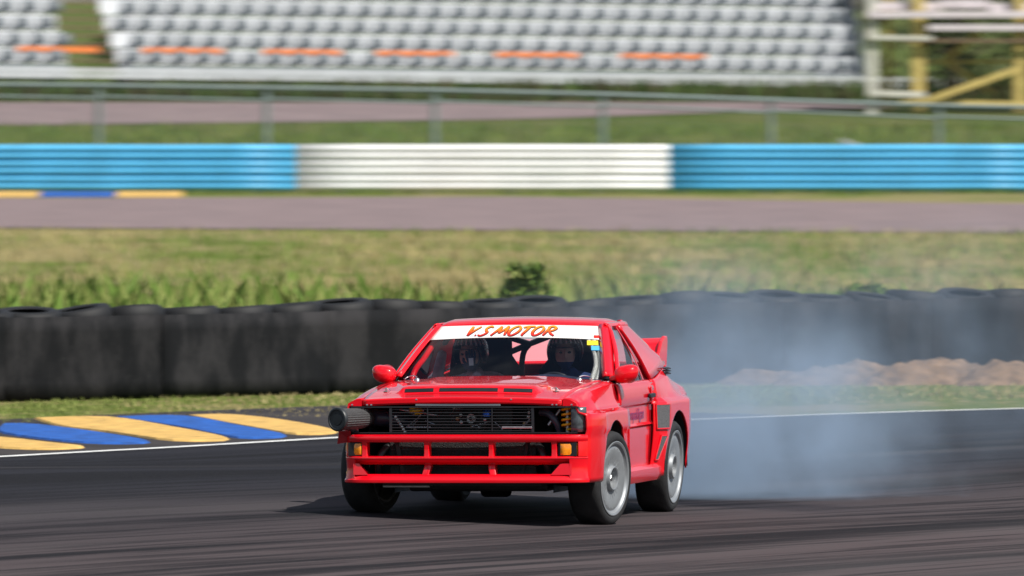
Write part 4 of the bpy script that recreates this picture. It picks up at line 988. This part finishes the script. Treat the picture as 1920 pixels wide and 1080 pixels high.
def person(lab, hc, yaw, suit, sk, edges, rad, gloves):
    V, F = skin_body('b', sk, edges, rad, 0, suit); b = MB(); b.add(V, F, 0)
    HV, HF, Rm = head_mesh(hc, yaw); b.add(HV, HF, 1)
    for i, q in enumerate(b.f):                       # balaclava over chin and neck
        if b.m[i] == 1:
            c = sum((Vector(b.v[k]) for k in q), Vector()) / len(q) - hc; lc = Rm.transposed() @ c
            if lc.z < -.055 or lc.x < .02: b.m[i] = 2
    o = b.build('person', [suit, SKIN, BALA], None, smooth=70); o.matrix_world = CARM; tag(o, lab, 'person')
    for s in (1, -1):
        e = MB(); c = hc + Rm @ Vector((.083, s * .030, .008))
        rows = [[c + Rm @ Vector((.011 * math.sin(v) * math.cos(u), .015 * math.sin(v) * math.sin(u), .009 * math.cos(v))) for u in span(0, 2 * math.pi, 12)] for v in span(0, math.pi, 8)]
        e.grid(rows); eo = e.build('eye', EYE, o, smooth=60)
    h = MB(); rows = []
    for j in range(15):
        v = math.pi * .62 * j / 14; row = []
        for k in range(33):
            u = 2 * math.pi * k / 32; vv = v
            front = max(0, math.cos(u)); lim = math.pi * (.66 - .30 * sstep(.35, .8, front)); vv = v / (math.pi * .62) * lim
            p = Vector((.138 * math.sin(vv) * math.cos(u), .122 * math.sin(vv) * math.sin(u), .140 * math.cos(vv))); row.append(Rm @ p)
        rows.append(row)
    h.grid(rows); ho = h.build('helmet', HSTR, o, smooth=60, solid=.014); ho.location = hc + Rm @ Vector((-.012, 0, .012))
    pk = MB(); pk.grid([[Rm @ Vector((.125 * math.cos(u) + .0, .115 * math.sin(u), .05)), Rm @ Vector((.175 * math.cos(u), .118 * math.sin(u), .048))] for u in span(-1.1, 1.1, 12)]); po = pk.build('helmet_peak', HELM, o, smooth=60, solid=.006); po.location = hc
    for (pos, dirv, upv, mt) in gloves:
        d = Vector(dirv).normalized(); up = (Vector(upv) - d * Vector(upv).dot(d)).normalized(); sd = d.cross(up); P0 = Vector(pos); vt = [P0 - d * .05, P0, P0 + d * .055]; ed = [(0, 1), (1, 2)]; rd = [.026, (.036, .020), (.038, .018)]
        for k, (o_, L) in enumerate(((-.030, .062), (-.010, .072), (.010, .068), (.029, .052))):
            i0 = len(vt); a = P0 + d * .06 + sd * o_; vt += [a, a + d * L * .5 - up * .010, a + d * L * .8 - up * .030]; ed += [(2, i0), (i0, i0 + 1), (i0 + 1, i0 + 2)]; rd += [.0105, .0095, .0085]
        i0 = len(vt); vt += [P0 + sd * -.035 + d * .01, P0 + sd * -.055 + d * .035 - up * .012, P0 + sd * -.055 + d * .062 - up * .024]; ed += [(1, i0), (i0, i0 + 1), (i0 + 1, i0 + 2)]; rd += [.013, .011, .0095]
        GV, GF = skin_body('g', vt, ed, rd, 1, mt); g = MB(); g.add(GV, GF); go = g.build('glove', mt, o, smooth=70)
        if abs(up.x) > .8 and d.z > .8:                  # pale print on the back of the raised glove
            k = MB(); k.add([P0 + up * .024 + d * a + sd * c for a, c in ((-.005, -.016), (-.005, .016), (.05, .018), (.05, -.018))], [(0, 1, 2, 3)]); k.build('glove_print', WHITE, o, solid=.002)
    return o
CARM = Matrix.Translation((CX, CY, 0)) @ car.rotation_euler.to_matrix().to_4x4()
def sk_for(y, hx, hy, hz, armL, armR):
    v = [(-1.42, y, .52), (-1.46, y, .70), (-1.48, y, .88), (hx - .04, hy * .4 + y * .6, .985), (hx - .02, hy, hz - .10),
         (-1.44, y + .18, .93), armL[0], armL[1], (-1.44, y - .18, .93), armR[0], armR[1], (-1.05, y + .12, .58), (-.75, y + .12, .42), (-1.05, y - .12, .58), (-.75, y - .12, .42)]
    e = [(0, 1), (1, 2), (2, 3), (3, 4), (2, 5), (5, 6), (6, 7), (2, 8), (8, 9), (9, 10), (0, 11), (11, 12), (0, 13), (13, 14)]
    r = [(.16, .13), (.15, .12), (.17, .12), (.075, .07), .06, .075, .052, .036, .075, .052, .036, .085, .06, .085, .06]
    return v, e, r
v, e, r = sk_for(.30, -1.36, .29, 1.155, ((-1.18, .50, .78), (-1.02, .44, .90)), ((-1.18, .10, .78), (-1.02, .16, .90)))
person('driver in black dashed helmet and dark suit behind the steering wheel', Vector((-1.34, .285, 1.150)), R(12), SUIT, v, e, r,
       [((-.985, .445, .92), (1, -.25, .30), (-.3, .2, 1), GLOVE), ((-.985, .155, .92), (1, .25, .30), (-.3, -.2, 1), GLOVE)])
v, e, r = sk_for(-.38, -1.36, -.42, 1.145, ((-1.12, -.20, .84), (-1.10, -.345, 1.02)), ((-1.22, -.66, .90), (-1.22, -.60, 1.18)))
person('passenger in black helmet holding a dark glove up to the visor', Vector((-1.34, -.425, 1.138)), R(-6), SUIT2, v, e, r,
       [((-1.10, -.36, 1.07), (-.12, -.1, 1), (1, .2, .1), GLOVE), ((-1.23, -.575, 1.25), (-.1, .4, .6), (0, -1, .2), GLOVE)])

# ------------------------------------------------------------------ tyre smoke
sm = MB(); L, Wd, Hh = 15.0, 6.4, 2.3
sm.box((0, 0, Hh / 2 + .02), (L, Wd, Hh)); smoke = sm.build('tyre_smoke', None or bpy.data.materials.new('smoke_volume'))
m = smoke.data.materials[0]; m.use_nodes = True; nt = m.node_tree; nt.nodes.clear(); out = N(nt, 'ShaderNodeOutputMaterial'); pv = N(nt, 'ShaderNodeVolumePrincipled')
pv.inputs['Color'].default_value = (.62, .80, 1, 1); pv.inputs['Anisotropy'].default_value = .2
tc = N(nt, 'ShaderNodeTexCoord'); sx = N(nt, 'ShaderNodeSeparateXYZ'); nt.links.new(tc.outputs['Generated'], sx.inputs[0]); gx, gy, gz = sx.outputs
n1 = noise_node(nt, tc.outputs['Object'], .55, 4, .55); n2 = noise_node(nt, tc.outputs['Object'], 1.3, 5, .62)
f = math_node(nt, 'ADD', math_node(nt, 'MULTIPLY', n1, .5), math_node(nt, 'MULTIPLY', n2, .55))
den = maprange(nt, f, .47, .66)
gyw = math_node(nt, 'ADD', gy, math_node(nt, 'MULTIPLY', math_node(nt, 'SUBTRACT', n1, .5), .7))
for a in (maprange(nt, gx, 0, .06), maprange(nt, gx, 1.0, .28), maprange(nt, gyw, .05, .42), maprange(nt, gyw, .97, .62), maprange(nt, gy, 0, .12), maprange(nt, gy, 1, .88), maprange(nt, gz, 1.0, .35)): den = math_node(nt, 'MULTIPLY', den, a)
den = math_node(nt, 'MULTIPLY', den, math_node(nt, 'ADD', .035, math_node(nt, 'MULTIPLY', maprange(nt, gz, .0, .4), .12)))
plume = maprange(nt, n2, .36, .60, .15, 1.0)                     # dense billow right behind the driven wheels
for a in (maprange(nt, gx, 0, .03), maprange(nt, gx, .17, .02), maprange(nt, gyw, .26, .46), maprange(nt, gyw, .76, .54), maprange(nt, gz, .85, .05)): plume = math_node(nt, 'MULTIPLY', plume, a)
nt.links.new(math_node(nt, 'ADD', den, math_node(nt, 'MULTIPLY', plume, 1.5)), pv.inputs['Density']); nt.links.new(pv.outputs[0], out.inputs['Volume'])
SDIR = Vector((.30, .954, 0)).normalized(); sc0 = Vector((1.35, 82.6, 0)) + SDIR * L / 2
smoke.location = sc0; smoke.rotation_euler = (0, 0, math.atan2(SDIR.y, SDIR.x)); tag(smoke, 'blue-grey tyre smoke drifting behind the rear wheels', 'smoke', kind='stuff')
